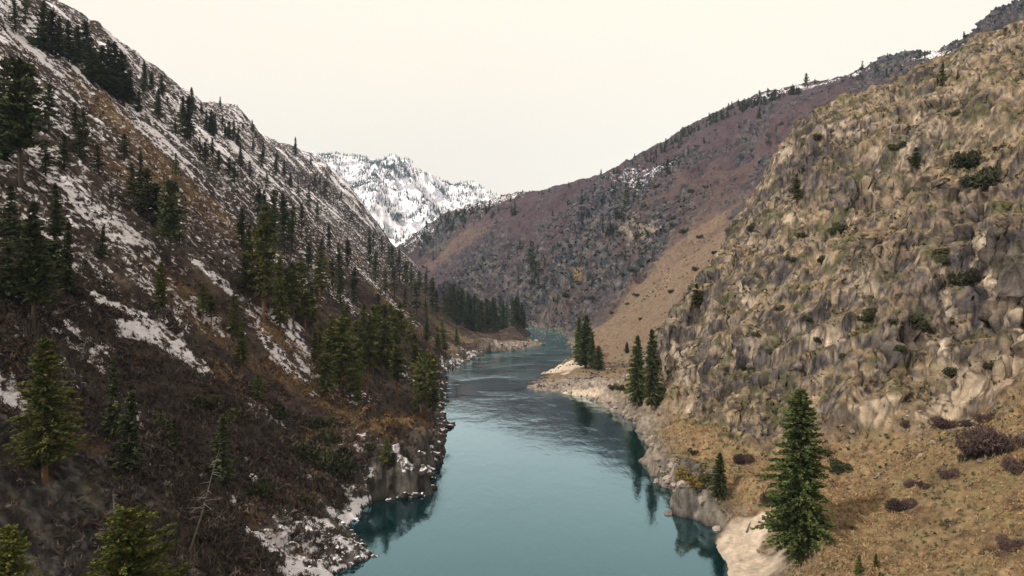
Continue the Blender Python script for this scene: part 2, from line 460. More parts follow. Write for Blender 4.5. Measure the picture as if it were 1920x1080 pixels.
# strokes of ground cover: kind, points in the photograph (sight lines), half width in metres
SNOW = 'snow'
STROKES = [
 (SNOW, ((0, 40), (70, 100), (150, 150)), 11, .55), (SNOW, ((90, 110), (200, 190), (300, 262)), 7, .6), (SNOW, ((60, 270), (130, 350), (215, 430)), 8, .85),
 (SNOW, ((120, 330), (200, 420), (290, 545)), 6, .45), (SNOW, ((0, 290), (60, 400), (150, 520)), 9, .45), (SNOW, ((0, 360), (80, 450)), 8, .45),
 (SNOW, ((185, 560), (215, 575), (270, 600)), 2.2, .9), (SNOW, ((230, 620), (300, 630), (375, 690)), 2.6, .95), (SNOW, ((270, 600), (330, 640)), 3, .8),
 (SNOW, ((300, 560), (330, 600)), 4, .6), (SNOW, ((95, 600), (150, 640), (190, 690)), 3, .7), (SNOW, ((0, 600), (40, 660)), 3, .6), (SNOW, ((0, 715), (45, 760)), 2.5, .8),
 (SNOW, ((385, 505), (430, 545), (520, 595), (560, 610)), 3.5, .9), (SNOW, ((480, 600), (510, 650), (560, 700)), 4, .6), (SNOW, ((555, 640), (575, 690)), 4, .8), (SNOW, ((360, 590), (410, 620)), 4, .5),
 (SNOW, ((300, 180), (400, 250), (470, 320)), 9, .6), (SNOW, ((350, 250), (450, 330), (520, 400)), 9, .35), (SNOW, ((450, 290), (490, 340)), 10, .8), (SNOW, ((240, 200), (330, 250)), 5, .9), (SNOW, ((420, 330), (480, 390)), 9, .5),
 (SNOW, ((540, 360), (600, 430), (660, 500)), 12, .5), (SNOW, ((650, 480), (710, 540), (760, 590)), 9, .6), (SNOW, ((560, 470), (640, 560)), 10, .38), (SNOW, ((380, 360), (470, 430)), 7, .3),
 (SNOW, ((100, 200), (170, 300), (250, 400)), 12, .35), (SNOW, ((0, 130), (80, 200)), 12, .35), (SNOW, ((620, 440), (700, 520)), 12, .4), (SNOW, ((480, 430), (560, 520)), 10, .3),
 (SNOW, ((455, 860), (480, 910)), 0.5, .8), (SNOW, ((440, 940), (480, 960)), 1.2, .5), (SNOW, ((420, 995), (440, 1010)), 2, .5), (SNOW, ((500, 1030), (560, 1000), (640, 985)), 3.2, .72), (SNOW, ((560, 1060), (660, 1020)), 3.2, .66),
 (SNOW, ((520, 1078), (620, 1078)), 1.3, 1.2), (SNOW, ((648, 985), (672, 962)), 1.6, 1.6), (SNOW, ((665, 1000), (650, 980)), 1.8, 1.6), (SNOW, ((690, 942), (665, 958)), 0.8, 1.4),
 (SNOW, ((660, 810), (650, 930)), 4, .25), (SNOW, ((740, 850), (760, 880)), 1.0, .9), (SNOW, ((600, 720), (680, 740)), 4, .35), (SNOW, ((700, 640), (780, 720)), 6, .35), (SNOW, ((835, 690), (900, 662)), 4, .55), (SNOW, ((820, 760), (830, 720)), 2.5, .65),
 (SNOW, ((470, 760), (520, 790)), 2, .35), (SNOW, ((240, 770), (330, 860)), 5, .16), (SNOW, ((560, 900), (620, 960)), 4, .22), (SNOW, ((1090, 265), (1290, 200)), 1, 0),
 ('ochre', ((205, 195), (260, 260), (310, 320)), 11, .8), ('ochre', ((250, 330), (340, 350), (440, 440)), 10, .7), ('ochre', ((500, 620), (560, 660), (600, 700)), 5, .9), ('ochre', ((530, 700), (640, 770), (740, 800)), 6, .8),
 ('ochre', ((650, 800), (720, 790), (800, 800)), 5, 1.0), ('ochre', ((600, 830), (660, 860)), 4, .7), ('ochre', ((100, 812), (180, 840)), 1.6, 1.1), ('ochre', ((420, 700), (480, 760)), 4, .5), ('ochre', ((640, 750), (700, 760)), 3, .7),
 ('ochre', ((720, 560), (800, 640), (850, 660)), 9, .7), ('ochre', ((660, 470), (760, 570)), 6, .5), ('ochre', ((290, 500), (400, 600)), 4, .4), ('ochre', ((360, 590), (520, 720)), 5, .35), ('ochre', ((840, 620), (960, 645)), 14, .6),
 ('ochre', ((470, 960), (600, 920)), 2.2, .6), ('ochre', ((560, 1040), (520, 1020)), 1.5, .6),
 ('brush', ((200, 640), (420, 860), (560, 900)), 17, .9), ('brush', ((60, 720), (300, 980), (400, 1070)), 14, .8), ('brush', ((430, 760), (600, 830), (620, 900)), 8, .8), ('brush', ((330, 700), (520, 850)), 12, .8), ('brush', ((120, 520), (200, 640)), 10, .5),
 ('brush', ((548, 318), (600, 340), (650, 400), (720, 470)), 20, 1.0), ('brush', ((500, 540), (540, 570)), 6, .4), ('brush', ((700, 860), (620, 880)), 4, .5),
 ('lrock', ((60, 850), (150, 900), (90, 1070)), 8, 1.0), ('lrock', ((150, 860), (240, 960)), 5, .8), ('lrock', ((340, 290), (400, 330), (440, 330)), 7, .9), ('lrock', ((740, 880), (800, 900)), 5, 1.0), ('lrock', ((690, 900), (740, 920)), 4, .9), ('lrock', ((790, 830), (825, 850)), 4, .9),
 ('lrock', ((600, 400), (640, 430)), 22, .6), ('lrock', ((430, 480), (470, 500)), 5, .7), ('lrock', ((0, 0), (60, 60)), 12, .5), ('lrock', ((560, 1020), (680, 1000)), 5, .8), ('lrock', ((830, 700), (900, 668)), 5, .9), ('lrock', ((822, 800), (828, 730)), 3, .8),
 ('sand', ((1368, 1078), (1375, 1020), (1395, 995), (1425, 985)), 2.4, 1.7), ('sand', ((1400, 1078), (1400, 1020)), 2.4, 1.5), ('sand', ((1034, 696), (1050, 690), (1070, 683)), 7.0, 2.2), ('sand', ((1060, 735), (1115, 742)), 2.2, 1.1), ('sand', ((1120, 735), (1150, 765)), 3, .5),
 ('gravel', ((1010, 722), (1060, 715), (1110, 730)), 13, 1.2), ('gravel', ((1120, 740), (1200, 800)), 7, .8), ('gravel', ((940, 652), (1010, 645)), 12, 1.0), ('gravel', ((850, 670), (940, 650)), 9, .5), ('gravel', ((1215, 850), (1260, 930)), 3.5, .8), ('gravel', ((1440, 1000), (1470, 1078)), 3, .6),
 # right side
 ('pale', ((1760, 790), (1800, 745), (1860, 700)), 3.6, 1.3), ('pale', ((1655, 800), (1668, 760)), 1.6, 1.2), ('pale', ((1600, 775), (1628, 795)), 1.2, 1.2), ('pale', ((1760, 650), (1800, 680)), 1.6, .9), ('pale', ((1905, 600), (1918, 640)), 2, 1.0),
 ('pale', ((1780, 560), (1790, 600)), 1.5, .6), ('pale', ((1400, 545), (1410, 580)), 1.5, 1), ('pale', ((1330, 600), (1345, 570)), 1.4, 1), ('pale', ((1500, 620), (1560, 650)), 1.8, .6), ('pale', ((1480, 415), (1500, 412)), 1.4, 1), ('pale', ((1290, 770), (1300, 800)), 1.5, .7),
 ('pale', ((1270, 660), (1285, 720)), 1.5, .9), ('pale', ((1560, 240), (1620, 250)), 4, .7), ('pale', ((1800, 120), (1900, 80)), 6, .5), ('pale', ((1740, 200), (1700, 300)), 6, .5), ('pale', ((1850, 460), (1870, 560)), 1.3, .8), ('pale', ((1600, 520), (1640, 560)), 3, .5), ('pale', ((1620, 510), (1630, 540)), 2, .7),
 ('pale', ((1180, 425), (1230, 440)), 9, .7), ('pale', ((1640, 360), (1650, 300)), 2, .8), ('pale', ((1480, 280), (1460, 300)), 3, .7), ('pale', ((1570, 640), (1560, 660)), 2, .7),
 ('dark', ((1590, 800), (1630, 840)), 3.6, 1.2), ('dark', ((1640, 830), (1650, 850)), 2, 1), ('dark', ((1480, 310), (1530, 340)), 7, .7), ('dark', ((1900, 430), (1915, 560)), 5, .9), ('dark', ((1850, 500), (1900, 640)), 5, .6), ('dark', ((1640, 500), (1700, 560)), 6, .5), ('dark', ((1560, 330), (1590, 380)), 5, .6), ('dark', ((1500, 620), (1560, 600)), 5, .6),
 ('dark', ((1330, 560), (1400, 520)), 6, .4), ('dark', ((1780, 400), (1800, 470)), 5, .5), ('dark', ((1700, 600), (1760, 640)), 5, .5), ('dark', ((1430, 640), (1500, 700)), 7, .4),
 ('green', ((1780, 860), (1880, 900)), 7, .5), ('green', ((1650, 1000), (1850, 960)), 8, .4), ('ochre', ((1640, 330), (1700, 420)), 8, .6), ('ochre', ((1720, 700), (1760, 740)), 5, .9), ('ochre', ((1560, 880), (1700, 860)), 6, .8), ('ochre', ((1540, 730), (1600, 700)), 4, .6), ('ochre', ((1850, 150), (1900, 250)), 10, .6),
 ('ochre', ((1320, 780), (1400, 760)), 6, .5), ('ochre', ((1630, 270), (1660, 300)), 4, 1.0), ('ochre', ((1770, 690), (1740, 660)), 3, .8), ('tan', ((1400, 470), (1280, 560), (1180, 640)), 16, 1.0), ('tan', ((1170, 620), (1130, 660)), 18, .9), ('tan', ((1430, 400), (1340, 500)), 12, .5), ('tan', ((1320, 430), (1220, 520), (1120, 620)), 20, .75), ('tan', ((1300, 560), (1230, 640)), 13, .8),
 # far hill
 ('tan', ((870, 450), (820, 490)), 26, .75), ('tan', ((910, 435), (860, 460)), 16, .55), ('tan', ((1080, 560), (1020, 600)), 20, .35), ('ochre', ((1085, 508), (1087, 528)), 3.5, .6),
 ('frock', ((1150, 380), (1090, 470), (1000, 570)), 62, 1.0), ('frock', ((1190, 420), (1150, 470), (1080, 540)), 40, .9), ('frock', ((900, 520), (860, 560)), 50, .9), ('frock', ((1250, 310), (1180, 380)), 45, .8), ('frock', ((780, 450), (900, 390)), 30, .9), ('frock', ((1690, 100), (1660, 130)), 32, 1.2), ('frock', ((1780, 100), (1900, 20)), 42, 1.1), ('frock', ((1060, 340), (1290, 235)), 16, .7),
 ('frock', ((1240, 420), (1180, 500)), 40, .7), ('frock', ((1200, 560), (1240, 540)), 14, .5), ('frock', ((980, 490), (960, 540)), 30, .5), ('frock', ((1290, 240), (1480, 170)), 10, .6), ('frock', ((1480, 380), (1520, 340)), 1, 0),
 ('fsnow', ((800, 420), (870, 390), (960, 370)), 14, .5), ('fsnow', ((1330, 215), (1440, 180), (1600, 140)), 9, .65), ('fsnow', ((1170, 330), (1210, 340), (1240, 320)), 14, .25), ('fsnow', ((1730, 105), (1760, 108)), 8, .9), ('fsnow', ((1120, 400), (1060, 500)), 26, .0), ('fsnow', ((780, 450), (800, 430)), 14, .4),
]

def ground_colour(X, Y, Z, sd, left, rock, far, nz3, strokes=True):
    """surface colour and masks from height, steepness, place and noise"""
    shp = X.shape
    x, y, z = (a.ravel().astype(np.float32) for a in (X, Y, Z))
    sd, left, rock, far, up = (a.ravel() for a in (sd, left, rock, far, nz3))
    w = {k: np.zeros(x.shape, np.float32) for k in ('snow', 'ochre', 'brush', 'lrock', 'sand', 'gravel', 'pale', 'dark', 'green', 'tan', 'frock', 'fsnow')}
    n_big = fbm(x / 30, y / 30, z / 30, n=3, seed=51)
    n_mid = fbm(x / 6, y / 6, z / 6, n=3, seed=55)
    n_fine = fbm(x / 1.6, y / 1.6, z / 1.6, n=3, seed=58)
    # streaks down the fall line on the left wall
    n_str = fbm(y / 6 + 0.5 * n_big, x / 34, n=4, seed=61)
    if strokes:
        for kind, pts, wd_, s in STROKES:
            if s == 0: continue
            q = [hit(*p) for p in pts]
            x0 = min(p[0] for p in q) - 2.5 * wd_; x1 = max(p[0] for p in q) + 2.5 * wd_
            y0 = min(p[1] for p in q) - 2.5 * wd_; y1 = max(p[1] for p in q) + 2.5 * wd_
            sel = np.nonzero((x > x0) & (x < x1) & (y > y0) & (y < y1))[0]
            if not len(sel): continue
            xs, ys, zs = x[sel], y[sel], z[sel]
            best = np.full(xs.shape, 1e9, np.float32)
            for a, b in zip(q[:-1], q[1:]):
                d = np.subtract(b, a); L = float(d @ d) + 1e-6
                t = np.clip(((xs - a[0]) * d[0] + (ys - a[1]) * d[1] + (zs - a[2]) * d[2]) / L, 0, 1)
                best = np.minimum(best, (xs - a[0] - t * d[0]) ** 2 + (ys - a[1] - t * d[1]) ** 2 + 0.7 * (zs - a[2] - t * d[2]) ** 2)
            dd = np.sqrt(best) / wd_ * (1 + 0.7 * n_mid[sel] + 0.5 * n_str[sel])
            w[kind][sel] = np.maximum(w[kind][sel], s * (1 - sst(0.45, 1.6, dd)))
    def C(*c): return np.array(c, np.float32)[None, :]
    def over(base, c, a):
        a = np.clip(a, 0, 1)[:, None]
        return base * (1 - a) + c * a
    # left hillside: brown soil and dead brush
    L_ = C(.068, .050, .040) + C(.030, .022, .019) * (n_mid[:, None] + 0.8 * n_fine[:, None])
    L_ = over(L_, C(.140, .105, .072), sst(.0, .55, n_str + .4 * n_mid) * .6)
    L_ = over(L_, C(.035, .024, .026), sst(.1, .5, fbm(x / 14, y / 14, z / 14, n=3, seed=63)) * .75)
    L_ = over(L_, C(.20, .135, .072) * (1 + .5 * n_fine[:, None]), w['ochre'] * (0.75 + n_mid))
    L_ = over(L_, C(.050, .039, .034) * (1 + 1.1 * n_fine[:, None]), w['brush'] * (1 - np.clip(w['lrock'], 0, 1)))
    rl = np.clip(w['lrock'] + sst(0.02, -0.2, up - 0.62) * .7, 0, 1)
    rcol = C(.125, .115, .110) * (1 + 1.0 * fbm(x / 2.2, y / 2.2, z / 6, n=3, seed=65)[:, None])
    rcol = over(rcol, C(.03, .027, .028), sst(.3, .75, ridged(x / 2.2, y / 2.2, z / 14, n=3, seed=66)) * .8)
    rcol = over(rcol, C(.17, .15, .10), sst(.1, .5, n_mid) * .5)
    L_ = over(L_, rcol, rl * sst(-.5, .2, n_mid + n_fine * .6 + (w['lrock'] - .3)))
    # right side, near: grass bench
    G_ = C(.295, .202, .112) * (1 + .5 * n_fine[:, None] + .4 * n_mid[:, None])
    G_ = over(G_, C(.16, .15, .07), sst(.0, .5, n_mid + .5 * n_big) * .5 + w['green'] * .6 * sst(-.2, .3, n_fine))
    G_ = over(G_, C(.10, .055, .045), sst(.25, .6, fbm(x / 5, y / 5, z / 5, n=3, seed=67)) * .8)
    # debris slopes
    T_ = C(.205, .146, .104) * (1 + .35 * n_fine[:, None] + .35 * n_mid[:, None])
    T_ = over(T_, C(.15, .125, .085), sst(.05, .5, n_mid) * .5)
    # near rock wall
    v1 = fbm(x / 7, y / 7, z / 13, n=4, seed=71)
    v2 = ridged(x / 3.0, y / 3.0, z / 24, n=4, seed=75)
    v3 = fbm(x / 1.1, y / 1.1, z / 3.5, n=3, seed=79)
    c1, c2, cr = cells(x / 4.5 + .3 * n_mid, y / 4.5 + .3 * n_mid, z / 15 + .3 * n_mid, seed=5)
    R_ = C(.170, .148, .140) * (1 + 1.1 * v3[:, None]) * (0.65 + .7 * cr[:, None])
    R_ = over(R_, C(.32, .240, .168) * (1 + .7 * v3[:, None]), sst(.08, .42, v1 + .5 * v3) * (.35 + .45 * sst(50, 90, z + 12 * n_big)))
    v4 = ridged(x / 1.5, y / 1.5, z / 16, n=3, seed=78)
    R_ = over(R_, C(.055, .048, .048), sst(.42, .85, v4) * .8)
    R_ = over(R_, C(.42, .33, .235), sst(.42, .85, v2 + .4 * v1 + .3 * v3) * .75)
    R_ = over(R_, C(.088, .078, .080), np.maximum(sst(-.02, .30, -v1 + .4 * v3 + .55 * n_big), w['dark'] * sst(-.6, .1, v1 + v2 * .5 + w['dark'] - .6)) * .85)
    R_ = over(R_, C(.52, .42, .32) * (1 + .3 * v3[:, None]), w['pale'] * sst(-.5, .25, v1 + v3 + (w['pale'] - .5)))
    R_ = over(R_, C(.035, .03, .028), sst(.12, .02, c2 - c1) * .8)
    gr = sst(.50, .76, up + .30 * n_mid + .22 * n_fine)
    gcol = C(.27, .200, .125) * (1 + .7 * n_fine[:, None])
    gcol = over(gcol, C(.12, .115, .06), sst(.05, .4, n_mid))
    R_ = over(R_, gcol, np.maximum(gr * .85, w['ochre'] * sst(-.4, .2, n_fine)) * (1 - w['pale']) * (1 - .6 * w['dark']))
    # far hill
    u_ = .88 * x - .48 * y; v_ = .48 * x + .88 * y
    fm = .6 * fbm(x / 26, y / 26, z / 26, n=4, seed=81) + .6 * fbm(u_ / 22, v_ / 90, n=3, seed=82)
    ff = fbm(x / 7, y / 7, z / 9, n=4, seed=85)
    H_ = C(.072, .048, .058) * (1 + .25 * ff[:, None] + .25 * fm[:, None])
    H_ = over(H_, C(.150, .100, .070), sst(360, 60, z) * sst(900, 550, y) * sst(-.4, .4, fm + .2) * .7)
    H_ = over(H_, C(.080, .060, .070), sst(.0, .5, fm) * .6)
    fr = np.clip(.5 * sst(.05, .4, fbm(u_ / 30, v_ / 110, n=4, seed=83)) + w['frock'] * sst(-.45, .15, ff + fm) + sst(.1, -.1, up - .60 + .1 * fm), 0, 1)
    fcol = C(.058, .058, .070) * (1 + 1.3 * fbm(x / 4.5, y / 4.5, z / 8, n=3, seed=87)[:, None])
    fcol = over(fcol, C(.26, .22, .17), sst(.30, .62, ridged(x / 9, y / 9, z / 22, n=3, seed=89) * .6 + .5 * ff) * .4)
    fcol = over(fcol, C(.036, .040, .045), sst(.0, .35, fbm(x / 6, y / 6, z / 14, n=4, seed=91)) * .8)
    H_ = over(H_, fcol, fr)
    H_ = over(H_, C(.150, .103, .086) * (1 + .2 * ff[:, None]), w['tan'] * sst(-.8, .1, ff + w['tan']))
    H_ = over(H_, C(.26, .16, .07), w['ochre'])
    H_ = over(H_, C(.36, .30, .23), w['pale'] * sst(-.2, .3, ff))
    # combine
    near_t = sst(255, 330, y)
    Rn = over(G_, R_, rock)
    RT = over(T_, R_ * .9, sst(.15, .5, fm + .3 * ff - .15 * near_t))
    RT = over(RT, T_, w['tan'])
    right = over(Rn, RT, near_t * (1 - rock))
    right = over(right, H_, sst(.35, .75, far + .25 * fm) * (1 - w['tan'] * (y < 560)))
    col = over(right, L_, left)
    col = over(col, C(.27, .225, .190) * (1 + 1.0 * fbm(x / .9, y / .9, n=2, seed=93)[:, None]), w['gravel'] * (1 + .6 * n_mid))
    col = over(col, C(.64, .52, .41) * (1 + .16 * n_fine[:, None] + .14 * n_mid[:, None]), w['sand'] * (1 + .5 * n_mid) - .15)
    # rocky waterline with a dark wet band
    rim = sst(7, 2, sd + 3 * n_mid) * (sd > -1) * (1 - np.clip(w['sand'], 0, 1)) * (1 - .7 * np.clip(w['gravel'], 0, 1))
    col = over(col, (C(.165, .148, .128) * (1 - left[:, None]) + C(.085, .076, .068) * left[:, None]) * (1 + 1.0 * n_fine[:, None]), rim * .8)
    col = over(col, C(.045, .04, .035), sst(.55, .1, z) * (1 - .9 * np.clip(w['sand'], 0, 1)) * (1 - .6 * np.clip(w['gravel'] + w['snow'], 0, 1)))
    col = over(col, C(.03, .055, .035), (sd < 0) * sst(-0.1, -.7, z))
    # snow
    base = left * sst(45, 140, z) * (.12 + 1.0 * sst(-.08, .34, n_str)) * (.25 + 1.0 * sst(-.25, .30, n_big + .5 * fbm(y / 16, x / 60, n=2, seed=64))) * (1 - np.clip(w['ochre'] * 1.3, 0, 1)) * (1 - .95 * np.clip(w['brush'], 0, 1)) + left * .2 * sst(15, 70, z)
    snow = np.clip(np.maximum(base, w['snow'] * .78 + .5 * w['snow'] * n_str * (w['snow'] < 1) + .2 * w['snow'] * n_fine), 0, 1.5)
    snow = snow + .18 * sst(.1, .5, n_str) * left - .25 * (1 - sst(.45, .62, up)) * (snow < .9)
    snow = np.maximum(snow * (w['snow'] + left * sst(40, 90, z) > .02), w['fsnow'] + .5 * (w['fsnow'] > .02) * ff)
    snow = np.clip(snow, 0, 1.6) * (sd > 0.2)
    rk_all = np.clip(rock + rl * left + fr * far, 0, 1)
    col = np.clip(col, .008, .8)
    return col, np.stack([snow, rk_all, w['brush']], -1).astype(np.float32), w

NRM = grid_normals(GX, GY, GZ)
UPZ = NRM[..., 2]
COL, MSK, W_ = ground_colour(GX, GY, GZ, GSD, GLEFT, GROCK, GFAR, UPZ)

# rocky relief pushed out along the surface
def relief(X, Y, Z, N, rock, left, far, sd, msk):
    x, y, z = (a.ravel().astype(np.float32) for a in (X, Y, Z))
    r = np.clip(rock.ravel() + .8 * msk[:, 1] * left.ravel(), 0, 1)
    wv = fbm(x / 9, y / 9, z / 9, n=2, seed=101)
    a = ridged(x / 10 + .5 * wv, y / 10, z / 34, n=4, seed=103) - .3
    f1 = np.zeros(x.shape, np.float32); f2 = f1.copy(); f3 = f1.copy()
    c1, c2, cr = cells(x / 5 + .25 * wv, y / 5, z / 19 + .3 * wv, seed=9, facet=f1)
    e1, e2, er = cells(x / 1.9 + .5 * wv, y / 1.9, z / 6.5, seed=19, facet=f2)
    rm = .28 + .72 * sst(-.25, .3, fbm(x / 24, y / 24, z / 24, n=2, seed=108))
    d = r * rm * (2.9 * a + 1.2 * (cr - .4) * sst(0, .06, c2 - c1) + 1.3 * f1 + .6 * (er - .4) * sst(0, .06, e2 - e1) + .9 * f2 - .6 * sst(.08, .0, c2 - c1) + .6 * fbm(x / 2.4, y / 2.4, z / 5, n=3, seed=104))
    fr = (msk[:, 1] * far.ravel())
    g1, g2, gr = cells(x / 12 + wv, y / 12, z / 24, seed=29, facet=f3)
    d += fr * (7.0 * f3 + 2.5 * (gr - .4) * sst(0, .08, g2 - g1) + 5.0 * (ridged(x / 16, y / 16, z / 40, n=4, seed=106) - .4) + 1.5 * fbm(x / 7, y / 7, z / 10, n=3, seed=105))
    d += .35 * fbm(x / 2.2, y / 2.2, z / 2.2, n=3, seed=107) * (1 - r)
    d += msk[:, 2] * np.abs(fbm(x / 1.7, y / 1.7, z / 1.7, n=3, seed=109)) * 1.1
    d *= sst(0.5, 6, sd.ravel())
    sh = X.shape
    d = d.reshape(sh)
    n = N.copy(); n[..., 2] *= .55
    return X + n[..., 0] * d, Y + n[..., 1] * d, Z + n[..., 2] * d
DX, DY, DZ = relief(GX, GY, GZ, NRM, GROCK, GLEFT, GFAR, GSD, MSK)
def tag(o, label=None, cat=None, group=None, kind=None):
    if label: o["label"] = label
    if cat: o["category"] = cat
    if group: o["group"] = group
    if kind: o["kind"] = kind
    return o

def split_ground(faces, sel, verts, col, msk, name, label, smooth=True):
    f = faces[sel]
    if not len(f): return None
    used, inv = np.unique(f.ravel(), return_inverse=True)
    o = link_mesh(name, verts[used], inv.reshape(-1, 4), mat=MAT_GROUND, smooth=smooth)
    set_attr(o, "Col", col[used]); set_attr(o, "Mask", msk[used])
    tag(o, label, "ground", kind="structure")
    return o

V = np.stack([DX, DY, DZ], -1).reshape(-1, 3)
FC = grid_faces(NR, NA)
fl = GLEFT.ravel()[FC].mean(1) > .5
ff_ = GFAR.ravel()[FC].mean(1) > .5
wet = GSD.ravel()[FC].max(1) < 0
GROUND = [
    split_ground(FC, fl & ~wet, V, COL, MSK, "left_hillside", "steep shaded brown hillside streaked with snow on the left bank"),
    split_ground(FC, ~fl & ~ff_ & ~wet, V, COL, MSK, "right_hillside", "sunlit tan and grey rock wall and grassy slope on the right bank", smooth=False),
    split_ground(FC, ff_ & ~fl & ~wet, V, COL, MSK, "far_hill", "long purple brown far hill falling to the river bend"),
    split_ground(FC, wet, V, COL, MSK, "river_bed", "dark river bed under the water"),
]
# coarse ground round and behind the camera, so that the canyon goes on
def coarse(a0, a1, na, r0, r1, nr, name, label):
    X, Y = polar(a0, a1, na, r0, r1, nr)
    Z, sd, lf, rk, fr = terrain(X, Y)
    N = grid_normals(X, Y, Z)
    c, m, _ = ground_colour(X, Y, Z, sd, lf, rk, fr, N[..., 2], strokes=False)
    o = link_mesh(name, np.stack([X, Y, Z], -1).reshape(-1, 3), grid_faces(nr, na), mat=MAT_GROUND)
    set_attr(o, "Col", c); set_attr(o, "Mask", m)
    tag(o, label, "ground", kind="structure")
coarse(46.94, 313.06, 260, 3, 1750, 240, "canyon_ground", "canyon ground beside and behind the viewpoint")
coarse(-47, 47, 90, 3, 30, 60, "canyon_ground", "canyon ground just below the viewpoint")

# ------------------------------------------------------------------ river
def water_material():
    m, t, n, b = new_mat("river_water")
    geo = n.new("ShaderNodeNewGeometry"); pos = geo.outputs["Position"]
    sx = n.new("ShaderNodeSeparateXYZ"); t.links.new(pos, sx.inputs[0])
    mp = n.new("ShaderNodeMapping"); mp.inputs["Scale"].default_value = (1, .38, 1)
    t.links.new(pos, mp.inputs["Vector"])
    # riffled reach upstream, smooth pool near the camera
    rough = n.new("ShaderNodeMapRange"); rough.inputs["From Min"].default_value = 190; rough.inputs["From Max"].default_value = 440
    rough.inputs["To Min"].default_value = 0.05; rough.inputs["To Max"].default_value = 1.0
    t.links.new(sx.outputs[1], rough.inputs["Value"])
    patch = noise_node(t, pos, 0.03, 3)
    pr = n.new("ShaderNodeMapRange"); pr.inputs["From Min"].default_value = .42; pr.inputs["From Max"].default_value = .6
    t.links.new(patch, pr.inputs["Value"])
    amp = math_node(t, 'MULTIPLY', rough.outputs[0], math_node(t, 'MULTIPLY_ADD', pr.outputs[0], .8, .2))
    w1 = noise_node(t, mp.outputs[0], 0.45, 4, .6)
    w2 = noise_node(t, mp.outputs[0], 2.2, 3, .6)
    h = math_node(t, 'ADD', math_node(t, 'MULTIPLY', w1, .9), math_node(t, 'MULTIPLY', w2, .2))
    h = math_node(t, 'MULTIPLY', h, math_node(t, 'MULTIPLY_ADD', amp, 1.3, .035))
    mpl = n.new("ShaderNodeMapping"); mpl.inputs["Scale"].default_value = (1, .45, 1)
    t.links.new(pos, mpl.inputs["Vector"])
    eddy = n.new("ShaderNodeTexNoise"); eddy.inputs["Scale"].default_value = .11; eddy.inputs["Detail"].default_value = 5; eddy.inputs["Roughness"].default_value = .6; eddy.inputs["Distortion"].default_value = 1.2
    t.links.new(mpl.outputs[0], eddy.inputs["Vector"])
    h = math_node(t, 'ADD', h, math_node(t, 'MULTIPLY', eddy.outputs["Fac"], math_node(t, 'MULTIPLY_ADD', amp, 1.1, .07)))
    bp = n.new("ShaderNodeBump"); bp.inputs["Strength"].default_value = 1; bp.inputs["Distance"].default_value = .55
    t.links.new(h, bp.inputs["Height"])
    gl = n.new("ShaderNodeBsdfGlossy"); gl.inputs["Roughness"].default_value = .06
    fr = n.new("ShaderNodeFresnel"); fr.inputs["IOR"].default_value = 1.5
    t.links.new(bp.outputs[0], gl.inputs["Normal"]); t.links.new(bp.outputs[0], fr.inputs["Normal"])
    tint = mix_col(t, math_node(t, 'MULTIPLY', fr.outputs[0], 1.9, clamp=True), (.33, .66, .81, 1), (.82, .93, .98, 1))
    t.links.new(tint, gl.inputs["Color"])
    t.nodes.remove(b)
    df = n.new("ShaderNodeBsdfDiffuse")
    # white water in the rapid at the bend
    mp2 = n.new("ShaderNodeMapping"); mp2.inputs["Scale"].default_value = (.5, .06, 1); mp2.inputs["Rotation"].default_value = (0, 0, .25)
    t.links.new(pos, mp2.inputs["Vector"])
    fo = noise_node(t, mp2.outputs[0], .9, 6, .75)
    up = n.new("ShaderNodeMapRange"); up.inputs["From Min"].default_value = 300; up.inputs["From Max"].default_value = 640
    up.inputs["To Min"].default_value = -.13; up.inputs["To Max"].default_value = .075
    t.links.new(sx.outputs[1], up.inputs["Value"])
    foam = math_node(t, 'MULTIPLY', math_node(t, 'ADD', fo, math_node(t, 'ADD', up.outputs[0], -.56)), 9, clamp=True)
    deep = mix_col(t, rough.outputs[0], (.004, .018, .021, 1), (.005, .050, .062, 1))
    dc = mix_col(t, foam, deep, (.42, .60, .60, 1))
    t.links.new(dc, df.inputs["Color"])
    ms = n.new("ShaderNodeMixShader")
    k = math_node(t, 'MULTIPLY_ADD', fr.outputs[0], 1.95, .04, clamp=True)
    k = math_node(t, 'MULTIPLY', k, math_node(t, 'MULTIPLY_ADD', rough.outputs[0], -.38, 1.03), clamp=True)
    t.links.new(k, ms.inputs[0]); t.links.new(df.outputs[0], ms.inputs[1]); t.links.new(gl.outputs[0], ms.inputs[2])
    t.links.new(ms.outputs[0], n.get("Material Output").inputs[0])
    return m
rx, ry = np.meshgrid(np.linspace(-520, 160, 69), np.linspace(-400, 1450, 186))
river = link_mesh("river", np.stack([rx, ry, rx * 0], -1).reshape(-1, 3), grid_faces(186, 69)[:, ::-1], mat=water_material())
tag(river, "calm teal river winding between the canyon walls", "river", kind="structure")

